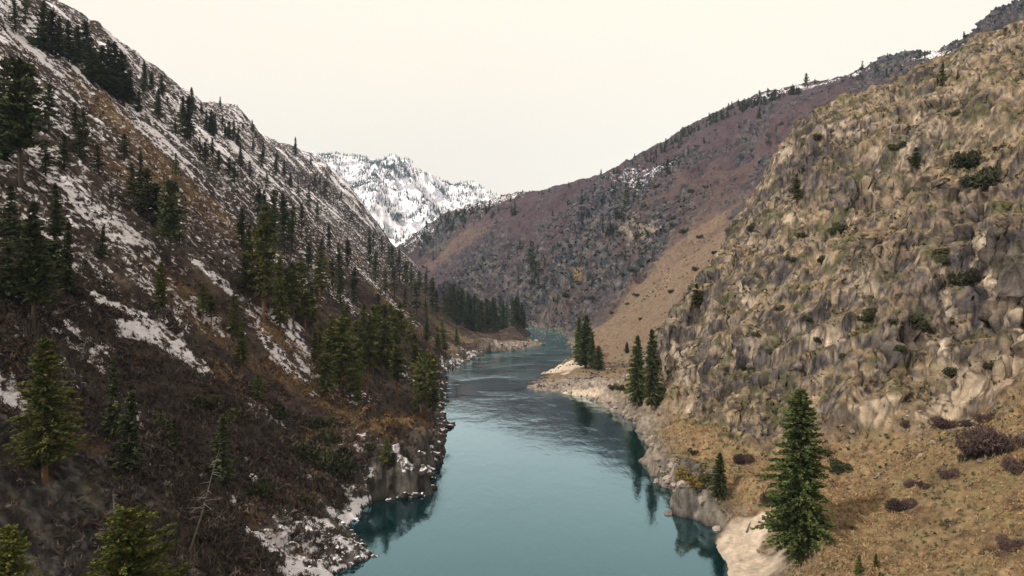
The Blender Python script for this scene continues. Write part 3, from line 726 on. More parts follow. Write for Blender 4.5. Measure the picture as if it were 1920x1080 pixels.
# ------------------------------------------------------------------ snow mountain far behind
def snow_mountain():
    na, nr = 420, 420
    X, Y = polar(-26, 4, na, 1760, 5200, nr)
    az = np.degrees(np.arctan2(X, Y))
    # skyline: azimuth -> height seen at 3600 m
    sk = [(480, 330), (560, 300), (600, 296), (625, 288), (645, 291), (668, 292), (700, 298), (740, 302), (775, 318), (815, 337), (845, 352), (865, 349), (880, 347), (900, 358), (918, 372), (960, 400), (1040, 440)]
    a_s = [math.degrees(math.atan((p[0] - 960) / F)) for p in sk]
    z_s = [CAM_Z + (540 - p[1]) / F * 3400 for p in sk]
    top = np.interp(az, a_s, z_s)
    t = np.clip((Y - 1800) / (3400 - 1800), 0, 1)
    prof = np.where(Y < 3400, t ** .9, 1 - .5 * np.clip((Y - 3400) / 1500, 0, 1))
    x, y = X.astype(np.float32).ravel(), Y.astype(np.float32).ravel()
    u = .8 * x + .6 * y
    v = -.6 * x + .8 * y
    rel = (ridged(u / 420, v / 900, n=5, seed=121) - .45).reshape(X.shape)
    fin = fbm(x / 60, y / 60, n=4, seed=127).reshape(X.shape)
    wgt = np.clip(np.abs(Y - 3400) / 300, .04, 1)
    Z = -10 + (top + 10) * prof + wgt * 150 * rel * sst(0, .2, t) + 10 * fin * sst(0, .2, t)
    N = grid_normals(X, Y, Z)
    n1 = fbm(x / 30, y / 30, n=3, seed=131)
    rocky = sst(.02, .3, n1 + .9 * (.80 - N[..., 2].ravel()))
    base = np.array([[.13, .135, .175]], np.float32) * (1 + .6 * n1[:, None])
    m = np.stack([np.clip(1.5 - .95 * rocky, 0, 1.6), rocky, rocky * 0], -1)
    o = link_mesh("snow_mountain", np.stack([X, Y, Z], -1).reshape(-1, 3), grid_faces(nr, na), mat=MAT_GROUND)
    set_attr(o, "Col", base); set_attr(o, "Mask", m.astype(np.float32))
    tag(o, "distant snow covered mountain dotted with conifers at the head of the canyon", "mountain", kind="structure")
    return X, Y, Z
MX, MY, MZ = snow_mountain()
# ------------------------------------------------------------------ conifers
def plain_mat(name, color, rough=.9, var=True, noise=0, attr=False, trans=0.0):
    m, t, n, b = new_mat(name)
    b.inputs["Roughness"].default_value = rough
    b.inputs["Specular IOR Level"].default_value = .15
    c = None
    rgb = n.new("ShaderNodeRGB"); rgb.outputs[0].default_value = (*color, 1)
    c = rgb.outputs[0]
    f = None
    if attr:
        a = n.new("ShaderNodeAttribute"); a.attribute_name = "Var"
        c = mix_col(t, 1.0, c, a.outputs["Color"], 'MULTIPLY')
    if var:
        oi = n.new("ShaderNodeObjectInfo")
        f = math_node(t, 'MULTIPLY_ADD', oi.outputs["Random"], .7, .65)
        cc = n.new("ShaderNodeCombineColor")
        for i in range(3): t.links.new(f, cc.inputs[i])
        c = mix_col(t, 1.0, c, cc.outputs[0], 'MULTIPLY')
    if noise:
        g = n.new("ShaderNodeNewGeometry")
        f = math_node(t, 'MULTIPLY_ADD', noise_node(t, g.outputs["Position"], noise, 5, .7), 1.6, .2)
        cc = n.new("ShaderNodeCombineColor")
        for i in range(3): t.links.new(f, cc.inputs[i])
        c = mix_col(t, 1.0, c, cc.outputs[0], 'MULTIPLY')
    t.links.new(c, b.inputs["Base Color"])
    return m
MAT_NEEDLE = {
    'pine': plain_mat("pine_needles", (.088, .098, .032), attr=True),
    'fir': plain_mat("fir_needles", (.056, .070, .033), attr=True),
    'gold': plain_mat("golden_pine_needles", (.120, .135, .036), attr=True),  # yellow-green needles of the foreground pines, their own colour
    'hero': plain_mat("dense_pine_needles", (.064, .080, .027), attr=True),
}
MAT_BARK = {'pine': plain_mat("pine_bark", (.15, .085, .05), noise=3), 'fir': plain_mat("fir_bark", (.055, .042, .035), noise=3),
            'dead': plain_mat("dead_wood", (.19, .17, .155), noise=4)}

def rand_dirs(n, r):
    v = r.normal(size=(n, 3)); return v / np.linalg.norm(v, axis=1, keepdims=True)

def blades(c, d, size, width, k, r, spread=.7):
    """k pointed blades round every centre c, each four-cornered, reaching along d"""
    n = len(c)
    c = np.repeat(c, k, 0); d = np.repeat(d, k, 0); size = np.repeat(size, k)[:, None]
    a = d + spread * rand_dirs(n * k, r); a /= np.linalg.norm(a, axis=1, keepdims=True)
    b = np.cross(a, rand_dirs(n * k, r)); b /= np.linalg.norm(b, axis=1, keepdims=True) + 1e-6
    s = size * r.uniform(.6, 1.3, (n * k, 1))
    c = c + rand_dirs(n * k, r) * size * .35
    wv = s * width * r.uniform(.7, 1.3, (n * k, 1))
    v = np.stack([c - a * s * .5, c + b * wv, c + a * s * .6, c - b * wv], 1).reshape(-1, 3)
    f = np.arange(n * k * 4).reshape(-1, 4)
    return v, f

def var_attr(o, per_vert):
    set_attr(o, "Var", per_vert)

def tube(pts, rad, sides=7):
    pts = np.asarray(pts, float); n = len(pts)
    vs, fs = [], []
    for i in range(n):
        t = pts[min(i + 1, n - 1)] - pts[max(i - 1, 0)]; t /= np.linalg.norm(t) + 1e-9
        u = np.cross(t, (0.3, 1, .1)); u /= np.linalg.norm(u) + 1e-9; w = np.cross(t, u)
        for k in range(sides):
            a = 2 * math.pi * k / sides
            vs.append(pts[i] + rad[i] * (math.cos(a) * u + math.sin(a) * w))
    for i in range(n - 1):
        for k in range(sides):
            fs.append((i * sides + k, i * sides + (k + 1) % sides, (i + 1) * sides + (k + 1) % sides, (i + 1) * sides + k))
    return np.array(vs), np.array(fs, int)

def join(parts):
    vs, fs, o = [], [], 0
    for v, f in parts:
        vs.append(v); fs.append(np.asarray(f) + o); o += len(v)
    return np.concatenate(vs), np.concatenate(fs)

def conifer_meshes(seed, H=20.0, R=3.4, bare=.15, nb=150, tufts=7, ts=.75, kind='fir', shape=.75, k=4, detail=True, gaps=.15):
    r = np.random.default_rng(seed)
    bend = r.normal(0, .012 * H, 2)
    def axis(t): return np.stack([bend[0] * np.sin(t * 2.2), bend[1] * np.sin(t * 2.7), H * t], -1)
    ns = 10 if detail else 4
    tt = np.linspace(0, .97, ns)
    tr = [tube(axis(tt) - np.array([0, 0, 1.2]) * (tt[:, None] == 0), .017 * H * (1 - tt) ** .8 + .03, 7 if detail else 4)]
    t = bare + (1 - bare) * np.sort(r.uniform(0, 1, nb) ** .85)
    prof = ((1 - t) / (1 - bare))
    env = np.minimum(prof ** shape * 1.06, 1) * np.minimum(1, .62 + 2.2 * (1 - prof))
    az = np.cumsum(r.uniform(1.9, 2.9, nb))
    side = 1 + .22 * np.sin(az * 1 + seed) + .14 * np.sin(3 * az + t * 9)
    L = R * env * r.uniform(.62, 1.12, nb) * side + .25
    L[r.uniform(size=nb) < gaps] *= .5
    rise = .35 * (t - .45) * 1.6
    dirs = np.stack([np.cos(az), np.sin(az), rise + r.normal(0, .10, nb)], -1)
    base = axis(t)
    cs, ds, ss, vv = [], [], [], []
    for i in range(nb):
        n = max(2, int(round(tufts * (.35 + .65 * L[i] / R))))
        u = np.linspace(.22, 1, n) + r.normal(0, .03, n)
        p = base[i] + dirs[i] * (L[i] * u)[:, None]
        p[:, 2] -= .16 * L[i] * u ** 2 * (1.3 - t[i])
        sidev = np.array([-dirs[i][1], dirs[i][0], 0])
        p += sidev * (r.uniform(-1, 1, n) * .28 * L[i] * u * (1.15 - u))[:, None]
        cs.append(p); ds.append(np.repeat((dirs[i] + np.array([0, 0, .15]))[None], n, 0))
        ss.append(ts * (1.1 - .35 * u) * (.65 + .5 * prof[i] ** .5))
        vv.append(np.full(n, r.uniform(.62, 1.4)) * r.uniform(.8, 1.2, n))
        if detail and i % (3 if nb > 200 else 2) == 0:
            tr.append(tube(np.stack([base[i], base[i] + dirs[i] * L[i] * .5 - [0, 0, .03 * L[i]], base[i] + dirs[i] * L[i] * .92 - [0, 0, .14 * L[i]]]), [.0035 * H, .0022 * H, .012], 3))
    # leader
    ct = axis(np.linspace(.93, 1.0, 4)); cs.append(ct); ds.append(np.repeat([[0, 0, 1.0]], 4, 0)); ss.append(np.full(4, ts * .55)); vv.append(np.ones(4))
    cs, ds, ss, vv = np.concatenate(cs), np.concatenate(ds), np.concatenate(ss), np.concatenate(vv)
    v, f = blades(cs, ds, ss, .26, k, r)
    hue = np.repeat(vv, k * 4)
    col = np.stack([hue * (1 + .12 * np.sin(hue * 7)), hue, hue * .95], -1)
    return join(tr), (v, f, col.astype(np.float32))

def as_mesh(name, vf, mat, col=None):
    o = link_mesh(name, vf[0], vf[1], mat=mat, smooth=col is None)
    if col is not None: var_attr(o, col)
    me = o.data
    bpy.data.objects.remove(o)
    return me

PROTO = {}
def proto(key, **kw):
    (tr, (v, f, c)) = conifer_meshes(**kw)
    nk = key.rstrip('0123456789')
    needle = MAT_NEEDLE[kw['kind']]; bark = MAT_BARK['fir' if kw['kind'] == 'fir' else 'pine']
    PROTO[key] = (as_mesh("trunk", tr, bark), as_mesh("crown", (v, f), needle, c), kw['H'])
for i in range(7):
    proto('fir%d' % i, seed=10 + i, H=20, R=(3.0, 3.6, 2.6, 3.3, 2.9, 3.9, 2.3)[i], bare=(.05, .1, .04, .16, .28, .12, .08)[i], nb=(150, 130, 160, 120, 80, 95, 110)[i], tufts=8, ts=.78, kind='fir', shape=(.8, .7, .95, .65, .5, .6, .7)[i], gaps=(.2, .3, .15, .4, .45, .4, .3)[i])
for i in range(6):
    proto('pine%d' % i, seed=30 + i, H=20, R=(3.3, 3.9, 2.9, 3.6, 3.1, 4.1)[i], bare=(.14, .22, .10, .34, .40, .18)[i], nb=(130, 110, 140, 90, 70, 85)[i], tufts=9, ts=.85, kind='pine', shape=(.6, .5, .7, .42, .38, .5)[i], gaps=(.25, .35, .2, .4, .4, .45)[i])
for i in range(3):
    proto('small%d' % i, seed=50 + i, H=20, R=(3.2, 4.2, 2.4)[i], bare=(.05, .08, .03)[i], nb=46, tufts=4, ts=1.9, kind='fir', shape=.8, k=3, detail=False)
proto('hero0', seed=70, H=23, R=4.6, bare=.07, nb=440, tufts=18, ts=.58, kind='hero', shape=.58, k=5, gaps=.2)
proto('hero1', seed=71, H=22, R=3.6, bare=.08, nb=300, tufts=12, ts=.62, kind='hero', shape=.62, k=5, gaps=.15)
proto('gold0', seed=72, H=22, R=5.4, bare=.10, nb=460, tufts=20, ts=.42, kind='gold', shape=.5, k=6, gaps=.1)
proto('limb0', seed=73, H=22, R=4.8, bare=.30, nb=110, tufts=9, ts=1.15, kind='fir', shape=.30, k=5, gaps=.35)
proto('big0', seed=76, H=22, R=4.4, bare=.16, nb=300, tufts=16, ts=.55, kind='pine', shape=.55, k=5, gaps=.3)
proto('slim0', seed=74, H=22, R=1.9, bare=.05, nb=190, tufts=5, ts=.7, kind='pine', shape=.6, k=4)

def ray(px, py, ymin=0, ymax=3000, drop=40, z0=None):
    """walk down the photograph from (px, py) until the sight line meets the ground between ymin and ymax"""
    for k in range(0, drop, 2):
        d = Vector(((px - 960) / F, 1, -(py + k - 540) / F)).normalized()
        best = None
        for g in GROUND:
            if g is None: continue
            ok, loc, nrm, _ = g.ray_cast(Vector((0, 0, CAM_Z)), d)
            if ok and (best is None or loc.y < best.y): best = loc
        if best is not None and ymin <= best.y <= ymax:
            return best
    return best if best is not None else Vector(hit(px, py))

ORD = ("leftmost", "second", "third", "fourth", "fifth", "sixth", "seventh", "eighth", "ninth", "tenth", "eleventh", "twelfth", "thirteenth", "fourteenth",
       "fifteenth", "sixteenth", "seventeenth", "eighteenth", "nineteenth", "twentieth")
def ordinal(i, n, where):
    if i == 0: return "leftmost %s" % where
    if i == n - 1: return "rightmost %s" % where
    if i < 20: return "%s from left %s" % (ORD[i], where)
    j = n - 1 - i
    return "%s from right %s" % (ORD[j], where)

def put_tree(key, loc, h, name, label, group, simple=False, lean=0.0, wide=1.0, r=None):
    tm, cm, H = PROTO[key]
    s = h / H
    rot = (lean * .3, lean, random.uniform(0, 6.28))
    e = bpy.data.objects.new(name, None)
    e.empty_display_size = .5
    e.location = (loc[0], loc[1], loc[2] - .3); e.rotation_euler = rot; e.scale = (s * wide, s * wide, s)
    SC.collection.objects.link(e)
    for nm, me in (("trunk", tm), ("crown", cm)):
        c = bpy.data.objects.new(nm, me); c.parent = e; SC.collection.objects.link(c)
    tag(e, label, "tree", group)
    return e

# (foot x, foot y, height) in pixels of the photograph; the kind; widening
TREES = {
 'sky_near': ("dark conifer", "in the skyline clump at upper left", "conifers of the upper left skyline clump", 'fir', (0, 1200),
    [(78, 96, 95), (98, 100, 82), (112, 108, 78), (128, 116, 80), (146, 124, 78), (160, 122, 84), (176, 160, 92), (190, 166, 84), (204, 175, 100), (218, 186, 108), (232, 196, 100), (243, 196, 66)]),
 'sky_mid': ("dark conifer", "along the left skyline past the dense clump", "conifers along the left skyline", 'fir', (0, 1400),
    [(258, 208, 40), (270, 172, 58), (283, 168, 34), (298, 224, 60), (305, 180, 42), (315, 196, 16), (328, 250, 28), (342, 238, 60), (350, 262, 84), (360, 212, 50), (378, 216, 24), (394, 250, 46), (405, 250, 40), (413, 202, 22), (418, 236, 24), (430, 262, 36), (445, 272, 34), (474, 248, 24), (386, 244, 40), (400, 256, 44), (437, 264, 40), (422, 258, 30)]),
 'sky_low': ("small dark conifer", "on the lower left skyline beside the snow mountain", "conifers on the lower left skyline", 'fir', (0, 1400),
    [(452, 312, 46), (474, 282, 26), (490, 312, 46), (516, 326, 42), (534, 330, 30), (553, 292, 36), (583, 310, 24), (600, 345, 18), (612, 352, 20), (545, 352, 30), (640, 372, 18), (660, 412, 18), (693, 442, 20)]),
 'upper': ("dark conifer", "on the snowy upper slope of the left wall", "conifers on the snowy upper left slope", 'fir', (0, 1200),
    [(30, 60, 60), (48, 40, 50), (86, 330, 70), (140, 240, 50), (92, 245, 90), (158, 305, 105), (262, 405, 120), (290, 425, 84), (375, 286, 30), (398, 292, 34), (60, 190, 60), (10, 200, 90), (120, 320, 70), (186, 330, 60), (560, 372, 34), (580, 392, 44), (470, 330, 30), (500, 352, 28), (330, 330, 44), (430, 330, 36), (610, 372, 34), (590, 350, 26), (232, 300, 50), (252, 395, 90), (275, 415, 100), (150, 295, 70), (410, 320, 40), (440, 345, 44), (385, 305, 40)]),
 'mid': ("dark conifer", "in the middle of the left wall", "conifers in the middle of the left wall", 'fir', (0, 900),
    [(318, 488, 150), (455, 470, 80), (482, 405, 60), (500, 440, 85), (515, 475, 120), (532, 478, 116), (548, 470, 86), (470, 520, 100), (566, 428, 48), (596, 420, 46), (618, 470, 50), (634, 520, 64), (652, 500, 52), (600, 500, 54), (574, 520, 66), (640, 580, 76), (625, 545, 60), (665, 570, 70), (694, 500, 60), (704, 530, 60)]),
 'bench': ("tall green pine", "in the stand above the mid-slope snow band", "pines above the mid-slope snow band", 'pine', (0, 900),
    [(480, 570, 170), (494, 600, 214), (462, 560, 90), (525, 615, 134), (550, 612, 120), (538, 600, 100), (572, 618, 130), (586, 612, 84), (600, 560, 90)]),
 'snowpine': ("green pine", "on the snow streaks of the left slope", "lone pines on the left snow streaks", 'pine', (0, 900),
    [(304, 582, 92), (380, 600, 70), (396, 618, 66), (440, 640, 96), (452, 690, 72), (484, 756, 58), (590, 680, 66)]),
 'clump': ("green pine", "in the dense clump above the left shore", "pines of the dense clump above the left shore", 'pine', (0, 700),
    [(602, 700, 96), (612, 752, 116), (622, 730, 140), (634, 716, 110), (640, 742, 150), (652, 690, 120), (656, 752, 112), (668, 740, 140), (672, 762, 62), (680, 690, 120), (688, 738, 150), (698, 700, 130), (706, 690, 120), (716, 700, 130), (728, 690, 120), (738, 700, 120), (744, 742, 96), (752, 670, 104), (770, 660, 80)]),
 'shore': ("green pine", "at the water's edge below the left slope", "pines at the left water's edge", 'pine', (0, 700),
    [(778, 700, 74), (790, 778, 116), (800, 790, 136), (812, 784, 120), (724, 876, 58), (836, 668, 66), (822, 662, 50), (800, 642, 52), (812, 560, 40), (856, 650, 36)]),
 'nose': ("dark conifer", "on the descending nose of the left spur", "conifers on the nose of the left spur", 'fir', (0, 900),
    [(700, 470, 34), (716, 480, 36), (728, 502, 44), (736, 520, 60), (750, 530, 50), (748, 500, 36), (762, 545, 56), (772, 556, 50), (740, 560, 60), (786, 552, 44), (798, 566, 56), (782, 598, 70), (810, 590, 60), (760, 590, 50), (820, 600, 56), (800, 610, 46), (722, 560, 56), (710, 600, 50), (770, 528, 36), (834, 600, 50)]),
 'dark_left': ("very dark conifer", "in the shaded lower left of the canyon", "dark conifers in the shaded lower left", 'fir', (0, 500),
    [(40, 345, 230), (8, 300, 130), (64, 560, 190), (130, 560, 150), (100, 500, 130), (62, 625, 200), (14, 560, 120), (210, 812, 150), (244, 880, 150), (330, 850, 70), (418, 905, 130), (110, 430, 90), (18, 450, 110), (190, 480, 60)]),
 'ridge': ("small dark conifer", "along the crest of the far hill", "conifers along the far hill crest", 'small', (500, 1500),
    [(800, 428, 12), (812, 420, 14), (826, 414, 12), (842, 406, 12), (856, 400, 12), (958, 374, 13), (972, 370, 12), (1010, 364, 8), (1016, 364, 9), (1030, 360, 9), (1066, 352, 9), (1085, 346, 9), (1127, 334, 14), (1150, 326, 8), (1172, 314, 10), (1190, 300, 10), (1206, 292, 10), (1232, 278, 10), (1252, 266, 9), (1280, 250, 9)]),
 'ridge_up': ("small dark conifer", "along the high snowy crest of the right skyline", "conifers along the high right crest", 'small', (500, 1500),
    [(1296, 244, 10), (1306, 238, 13), (1318, 232, 12), (1330, 226, 12), (1344, 218, 14), (1356, 212, 12), (1366, 206, 13), (1372, 204, 18), (1384, 200, 15), (1396, 198, 14), (1410, 192, 12), (1424, 186, 14), (1440, 182, 14), (1456, 176, 10), (1490, 168, 12), (1512, 162, 20), (1528, 158, 14), (1617, 128, 16), (1664, 108, 12), (1767, 122, 36)]),
 'crag': ("dark conifer", "beside the crags at the top right skyline", "conifers by the top right crags", 'small', (300, 1500),
    [(1725, 108, 16), (1734, 108, 14), (1808, 72, 14), (1796, 110, 14), (1758, 118, 10)]),
 'far_slope': ("small dark conifer", "scattered on the purple far hill", "conifers scattered on the far hill", 'small', (400, 1300),
    [(812, 488, 22), (800, 512, 10), (830, 500, 10), (868, 425, 14), (900, 412, 12), (930, 420, 14), (966, 404, 20), (1036, 405, 10), (1064, 384, 12), (1091, 382, 22), (1090, 410, 12), (975, 468, 22), (1000, 470, 18), (996, 488, 30), (1010, 510, 28), (1022, 500, 26), (972, 530, 24), (1090, 405, 10), (1150, 362, 14), (1173, 385, 34)]),
 'far_right': ("small dark conifer", "on the upper purple slope above the rock band", "conifers above the far rock band", 'small', (400, 1300),
    [(1190, 370, 18), (1240, 334, 30), (1252, 326, 26), (1262, 322, 16), (1290, 292, 26), (1310, 320, 18), (1424, 224, 20), (1432, 214, 14), (1386, 240, 10), (1320, 270, 14), (1140, 440, 14), (1204, 390, 14)]),
 'bar': ("tall green pine", "beside the white sandbar on the right bank", "pines beside the right sandbar", 'hero', (0, 420),
    [(1086, 684, 90), (1098, 690, 100), (1112, 692, 70), (1122, 694, 46)]),
}
HERO = [
    ('hero0', 1500, 1046, 318, 1.08, "tall dense green pine standing beside the near sandy beach on the right"),
    ('hero1', 1350, 934, 88, 1.25, "small green pine on the rocky point beside the yellow bush"),
    ('hero1', 1196, 762, 134, .95, "left one of two slender pines at the foot of the rock wall"),
    ('hero1', 1222, 768, 152, .80, "right and taller one of two slender pines at the foot of the rock wall"),
    ('gold0', 232, 1200, 252, 1.0, "bright yellow green pine top in the bottom left foreground"),
    ('gold0', 14, 1230, 250, .8, "yellow green pine cut by the bottom left corner of the picture"),
    ('big0', 84, 905, 275, 1.15, "olive green pine rising above the dark rock outcrop at far left"),
    ('limb0', 40, 345, 232, 1.0, "big dark pine with a bare lower trunk at upper left"),
    ('limb0', 62, 625, 215, 1.0, "big dark pine with a bare leaning trunk on the left slope"),
    ('limb0', 318, 488, 150, .9, "dark open crowned pine with a bare lower trunk on the brown slope"),
    ('pine1', 1494, 384, 60, 1.2, "lone pine on the upper ledges of the right rock wall"),
    ('pine0', 1718, 316, 42, 1.5, "short round pine high on the right rock wall"),
    ('hero1', 1176, 662, 22, 1.5, "small young pine on the tan slope between the sandbar and slender pines"),
    ('pine2', 1612, 1078, 42, 1.6, "left one of two small yellowish saplings on the lower right grass"),
    ('pine2', 1643, 1066, 32, 1.6, "right one of two small yellowish saplings on the lower right grass"),
    ('pine0', 1306, 580, 50, 1.6, "bushy pine clinging to the edge of the rock wall above the tan slope"),
]
hero_spots = {(a, b) for _, a, b, *_ in HERO}
MERGED = ('ridge', 'ridge_up', 'far_slope', 'far_right')
FAR_TREES = []
for zone, (look, where, group, kind, (y0, y1), lst) in TREES.items():
    lst = sorted(t for t in lst if (t[0], t[1]) not in hero_spots)
    for i, (px, py, hp) in enumerate(lst):
        p = ray(px, py, y0, y1)
        h = hp * p.y / F
        h = min(max(h, 3.0), 34)
        n = {'fir': 7, 'pine': 6, 'small': 3, 'hero': 2}[kind]
        key = kind + str((i * 7 + len(zone)) % n)
        if kind == 'hero': key = 'hero1'
        wide = random.uniform(.8, 1.45) * (20 / max(h, 15)) ** .15
        if zone == 'sky_near': wide *= 1.35
        if h < 12: wide *= 1.2
        if zone in MERGED:
            FAR_TREES.append((p.x, p.y, p.z, h * random.choice((.6, .8, 1, 1.25)), wide)); continue
        put_tree(key, p, h, "pine_tree" if kind in ('pine', 'hero') else "conifer_tree", "%s, %s" % (look, ordinal(i, len(lst), where)), group, lean=random.gauss(0, .045), wide=wide)
for key, px, py, hp, wide, label in HERO:
    if py > 1080:
        Y = {232: 50.0, 14: 47.0}[px]
        X = (px - 960) / F * Y
        zt = CAM_Z - (py - hp - 540) / F * Y
        g = terrain(np.array([X]), np.array([Y]))[0][0]
        p = Vector((X, Y, float(g))); h = zt - float(g)
    else:
        p = ray(px, py); h = hp * p.y / F
    put_tree(key, p, h, "pine_tree", label, None, wide=wide)

# dense forest on the river flat at the bend
fr_ = random.Random(5)
n_f = 0
for row, (ya, yb) in enumerate(((548, 590), (590, 640), (640, 690))):
    for k in range(30):
        Y = fr_.uniform(ya, yb)
        px = fr_.uniform(836, 984 - (4, 0, 10)[row]) - (row == 2) * 8
        X = (px - 960) / F * Y
        z, sd, *_ = terrain(np.array([X]), np.array([Y]))
        if sd[0] < 2.5 or z[0] > 22: continue
        n_f += 1
        if row == 2:
            FAR_TREES.append((X, Y, float(z[0]), fr_.uniform(18, 28), 1.2)); continue
        put_tree("fir%d" % fr_.randrange(7), (X, Y, float(z[0])), fr_.uniform(17, 29), "conifer_tree", "dark conifer in the dense stand on the river flat at the bend",
                 "dense conifer stand on the river flat", wide=fr_.uniform(.9, 1.25))
print("forest trees", n_f)

def crest_extra(pts, n, spread, hh, seed):
    q = random.Random(seed)
    for _ in range(n):
        i = q.randrange(len(pts) - 1); t = q.random()
        px = pts[i][0] * (1 - t) + pts[i + 1][0] * t; py = pts[i][1] * (1 - t) + pts[i + 1][1] * t + abs(q.gauss(0, spread)) + 1
        p = ray(px, py, 450, 1500, 20)
        if p.y > 450: FAR_TREES.append((p.x, p.y, p.z, q.uniform(*hh), q.uniform(1, 1.6)))
crest_extra([(1270, 262), (1340, 224), (1420, 192), (1500, 170)], 46, 5, (6, 14), 1)
crest_extra([(1150, 326), (1230, 284), (1290, 246)], 34, 9, (5, 13), 2)
crest_extra([(785, 450), (810, 425), (870, 396), (960, 372)], 60, 14, (6, 14), 3)
crest_extra([(1200, 340), (1170, 390), (1120, 430)], 16, 12, (6, 13), 4)
crest_extra([(1640, 135), (1760, 120), (1830, 70)], 14, 6, (5, 11), 5)
crest_extra([(990, 470), (1010, 540)], 12, 8, (8, 18), 6)

def far_conifers():
    vs, fs, cs, o = [], [], [], 0
    r = np.random.default_rng(9)
    sets = [conifer_meshes(seed=80 + i, H=20, R=3.2, bare=.04, nb=34, tufts=3, ts=2.3, kind='fir', shape=.8, k=3, detail=False)[1] for i in range(4)]
    for i, (x, y, z, h, w_) in enumerate(FAR_TREES):
        v, f, c = sets[i % 4]
        a = r.uniform(0, 6.28); s = h / 20
        R2 = np.array([[math.cos(a), -math.sin(a), 0], [math.sin(a), math.cos(a), 0], [0, 0, 1]])
        vs.append(v @ R2.T * [s * w_, s * w_, s] + [x, y, z - .4]); fs.append(f + o); cs.append(c); o += len(v)
    ob = link_mesh("hillside_conifers", np.concatenate(vs), np.concatenate(fs), mat=MAT_NEEDLE['fir'], smooth=False)
    var_attr(ob, np.concatenate(cs))
    tag(ob, "tiny far conifers along the crest and slope of the far hill and behind the river flat", "forest", kind="stuff")
far_conifers()

# ------------------------------------------------------------------ dead trees
def snag(px, py, top, label, lean_px=0, nb=26, thick=.16):
    p = ray(px, py)
    H = (py - top) * p.y / F
    dx = lean_px * p.y / F
    r = np.random.default_rng(int(px))
    e = bpy.data.objects.new("dead_tree", None); e.location = p; SC.collection.objects.link(e)
    tag(e, label, "dead tree")
    t = np.linspace(0, 1, 8)
    ax = np.stack([dx * t + .15 * np.sin(5 * t), .1 * np.sin(4 * t), H * t - .5 * (t == 0)], -1)
    v, f = tube(ax, thick * (1 - t) + .03, 7)
    o = link_mesh("trunk", v, f, mat=MAT_BARK['dead']); o.parent = e
    for i in range(nb):
        tt = r.uniform(.35, .98); a = r.uniform(0, 6.28); L = (1.15 - tt) * H * .2 + .2
        b = np.array([dx * tt, 0, H * tt]); d = np.array([math.cos(a), math.sin(a), r.uniform(-.3, .25)])
        v, f = tube(np.stack([b, b + d * L * .5, b + d * L + [0, 0, -.06 * L]]), [.045, .03, .012], 4)
        o = link_mesh("branch", v, f, mat=MAT_BARK['dead']); o.parent = e
snag(352, 1040, 842, "bare pale dead tree leaning over the dark brush at lower left", lean_px=62, thick=.11)
snag(208, 985, 925, "short bare dead treetop beside the bright pine at bottom left", lean_px=8, nb=18, thick=.12)
snag(860, 650, 610, "thin bare dead pole on the flat by the left shore", nb=5, thick=.35)
snag(1640, 414, 352, "thin dead trunk standing on the right rock wall", nb=4, thick=.14)
snag(1476, 556, 508, "short dead trunk in the middle of the right rock wall", nb=4, thick=.13)
snag(700, 556, 520, "bare dead trunk leaning on the left spur", lean_px=14, nb=6, thick=.3)

# ------------------------------------------------------------------ fallen logs
LOGS = [(430, 560, 4.5, .5, "fallen grey log lying across the snow band of the left slope"), (196, 470, 5, -.4, "fallen grey log on the upper left snow streak"), (300, 720, 4, .9, "fallen log in the dark brush below the snow streaks"),
        (560, 800, 4, .2, "fallen log on the brown bench above the left cliff"), (500, 905, 3.5, 1.2, "pale log in the dark brush near the left shore"), (590, 1000, 3, .3, "pale driftwood log on the boulder field at bottom left"),
        (1400, 1000, 2.2, 1.0, "pale driftwood log at the back of the near sandy beach"), (1090, 722, 5, .2, "pale driftwood log on the gravel bar of the right bank"), (930, 650, 6, -.2, "grey driftwood log on the gravel flat by the far left shore"),
        (1640, 900, 3, .7, "grey fallen log on the grass below the right rock wall"), (140, 930, 4, .4, "fallen log on the dark rock outcrop at far left")]
for px, py, Lg, a, label in LOGS:
    p = ray(px, py)
    dirv = Vector((math.cos(a), math.sin(a), 0)); q = p + dirv * Lg
    zq = float(terrain(np.array([q.x]), np.array([q.y]))[0][0])
    n_ = 6
    pts = [(p.x + dirv.x * Lg * t, p.y + dirv.y * Lg * t, p.z + (zq - p.z) * t + .18 + .05 * math.sin(5 * t)) for t in np.linspace(0, 1, n_)]
    v, f = tube(pts, np.linspace(.17, .07, n_), 7)
    o = link_mesh("fallen_log", v, f, mat=MAT_BARK['dead']); tag(o, label, "log")
# ------------------------------------------------------------------ shrubs one can count
MAT_SHRUB = {'dark': plain_mat("dark_shrub_leaves", (.066, .072, .036), attr=True), 'purple': plain_mat("bare_shrub_twigs", (.085, .056, .050), attr=True),
             'yellow': plain_mat("yellow_shrub_leaves", (.25, .18, .055), attr=True), 'olive': plain_mat("olive_shrub_leaves", (.11, .105, .045), attr=True)}
SH = {}
def shrub_proto(key, seed, k, n, size, width, flat=.75):
    r = np.random.default_rng(seed)
    lobes = r.normal(0, .33, (7, 3)); lobes[:, 2] = np.abs(lobes[:, 2]) * .7 + .25
    idx = r.integers(0, 7, n)
    d = rand_dirs(n, r)
    c = lobes[idx] + d * (r.uniform(.35, 1, (n, 1)) ** .5) * .42
    c[:, 2] = np.abs(c[:, 2]) * flat
    v, f = blades(c, d * .6 + [0, 0, .5], np.full(n, size), width, 4, r, spread=.8)
    hue = np.repeat(r.uniform(.55, 1.35, 7)[idx] * r.uniform(.8, 1.2, n), 16)
    st = []
    for i in range(7):
        st.append(tube(np.stack([[0, 0, -.25], lobes[i] * [.5, .5, .5], lobes[i] * [1, 1, flat]]), [.05, .035, .015], 4))
    SH[key] = (as_mesh("stems", join(st), MAT_BARK['fir']), as_mesh("foliage", (v, f), MAT_SHRUB[k], np.repeat(hue[:, None], 3, 1).astype(np.float32)))
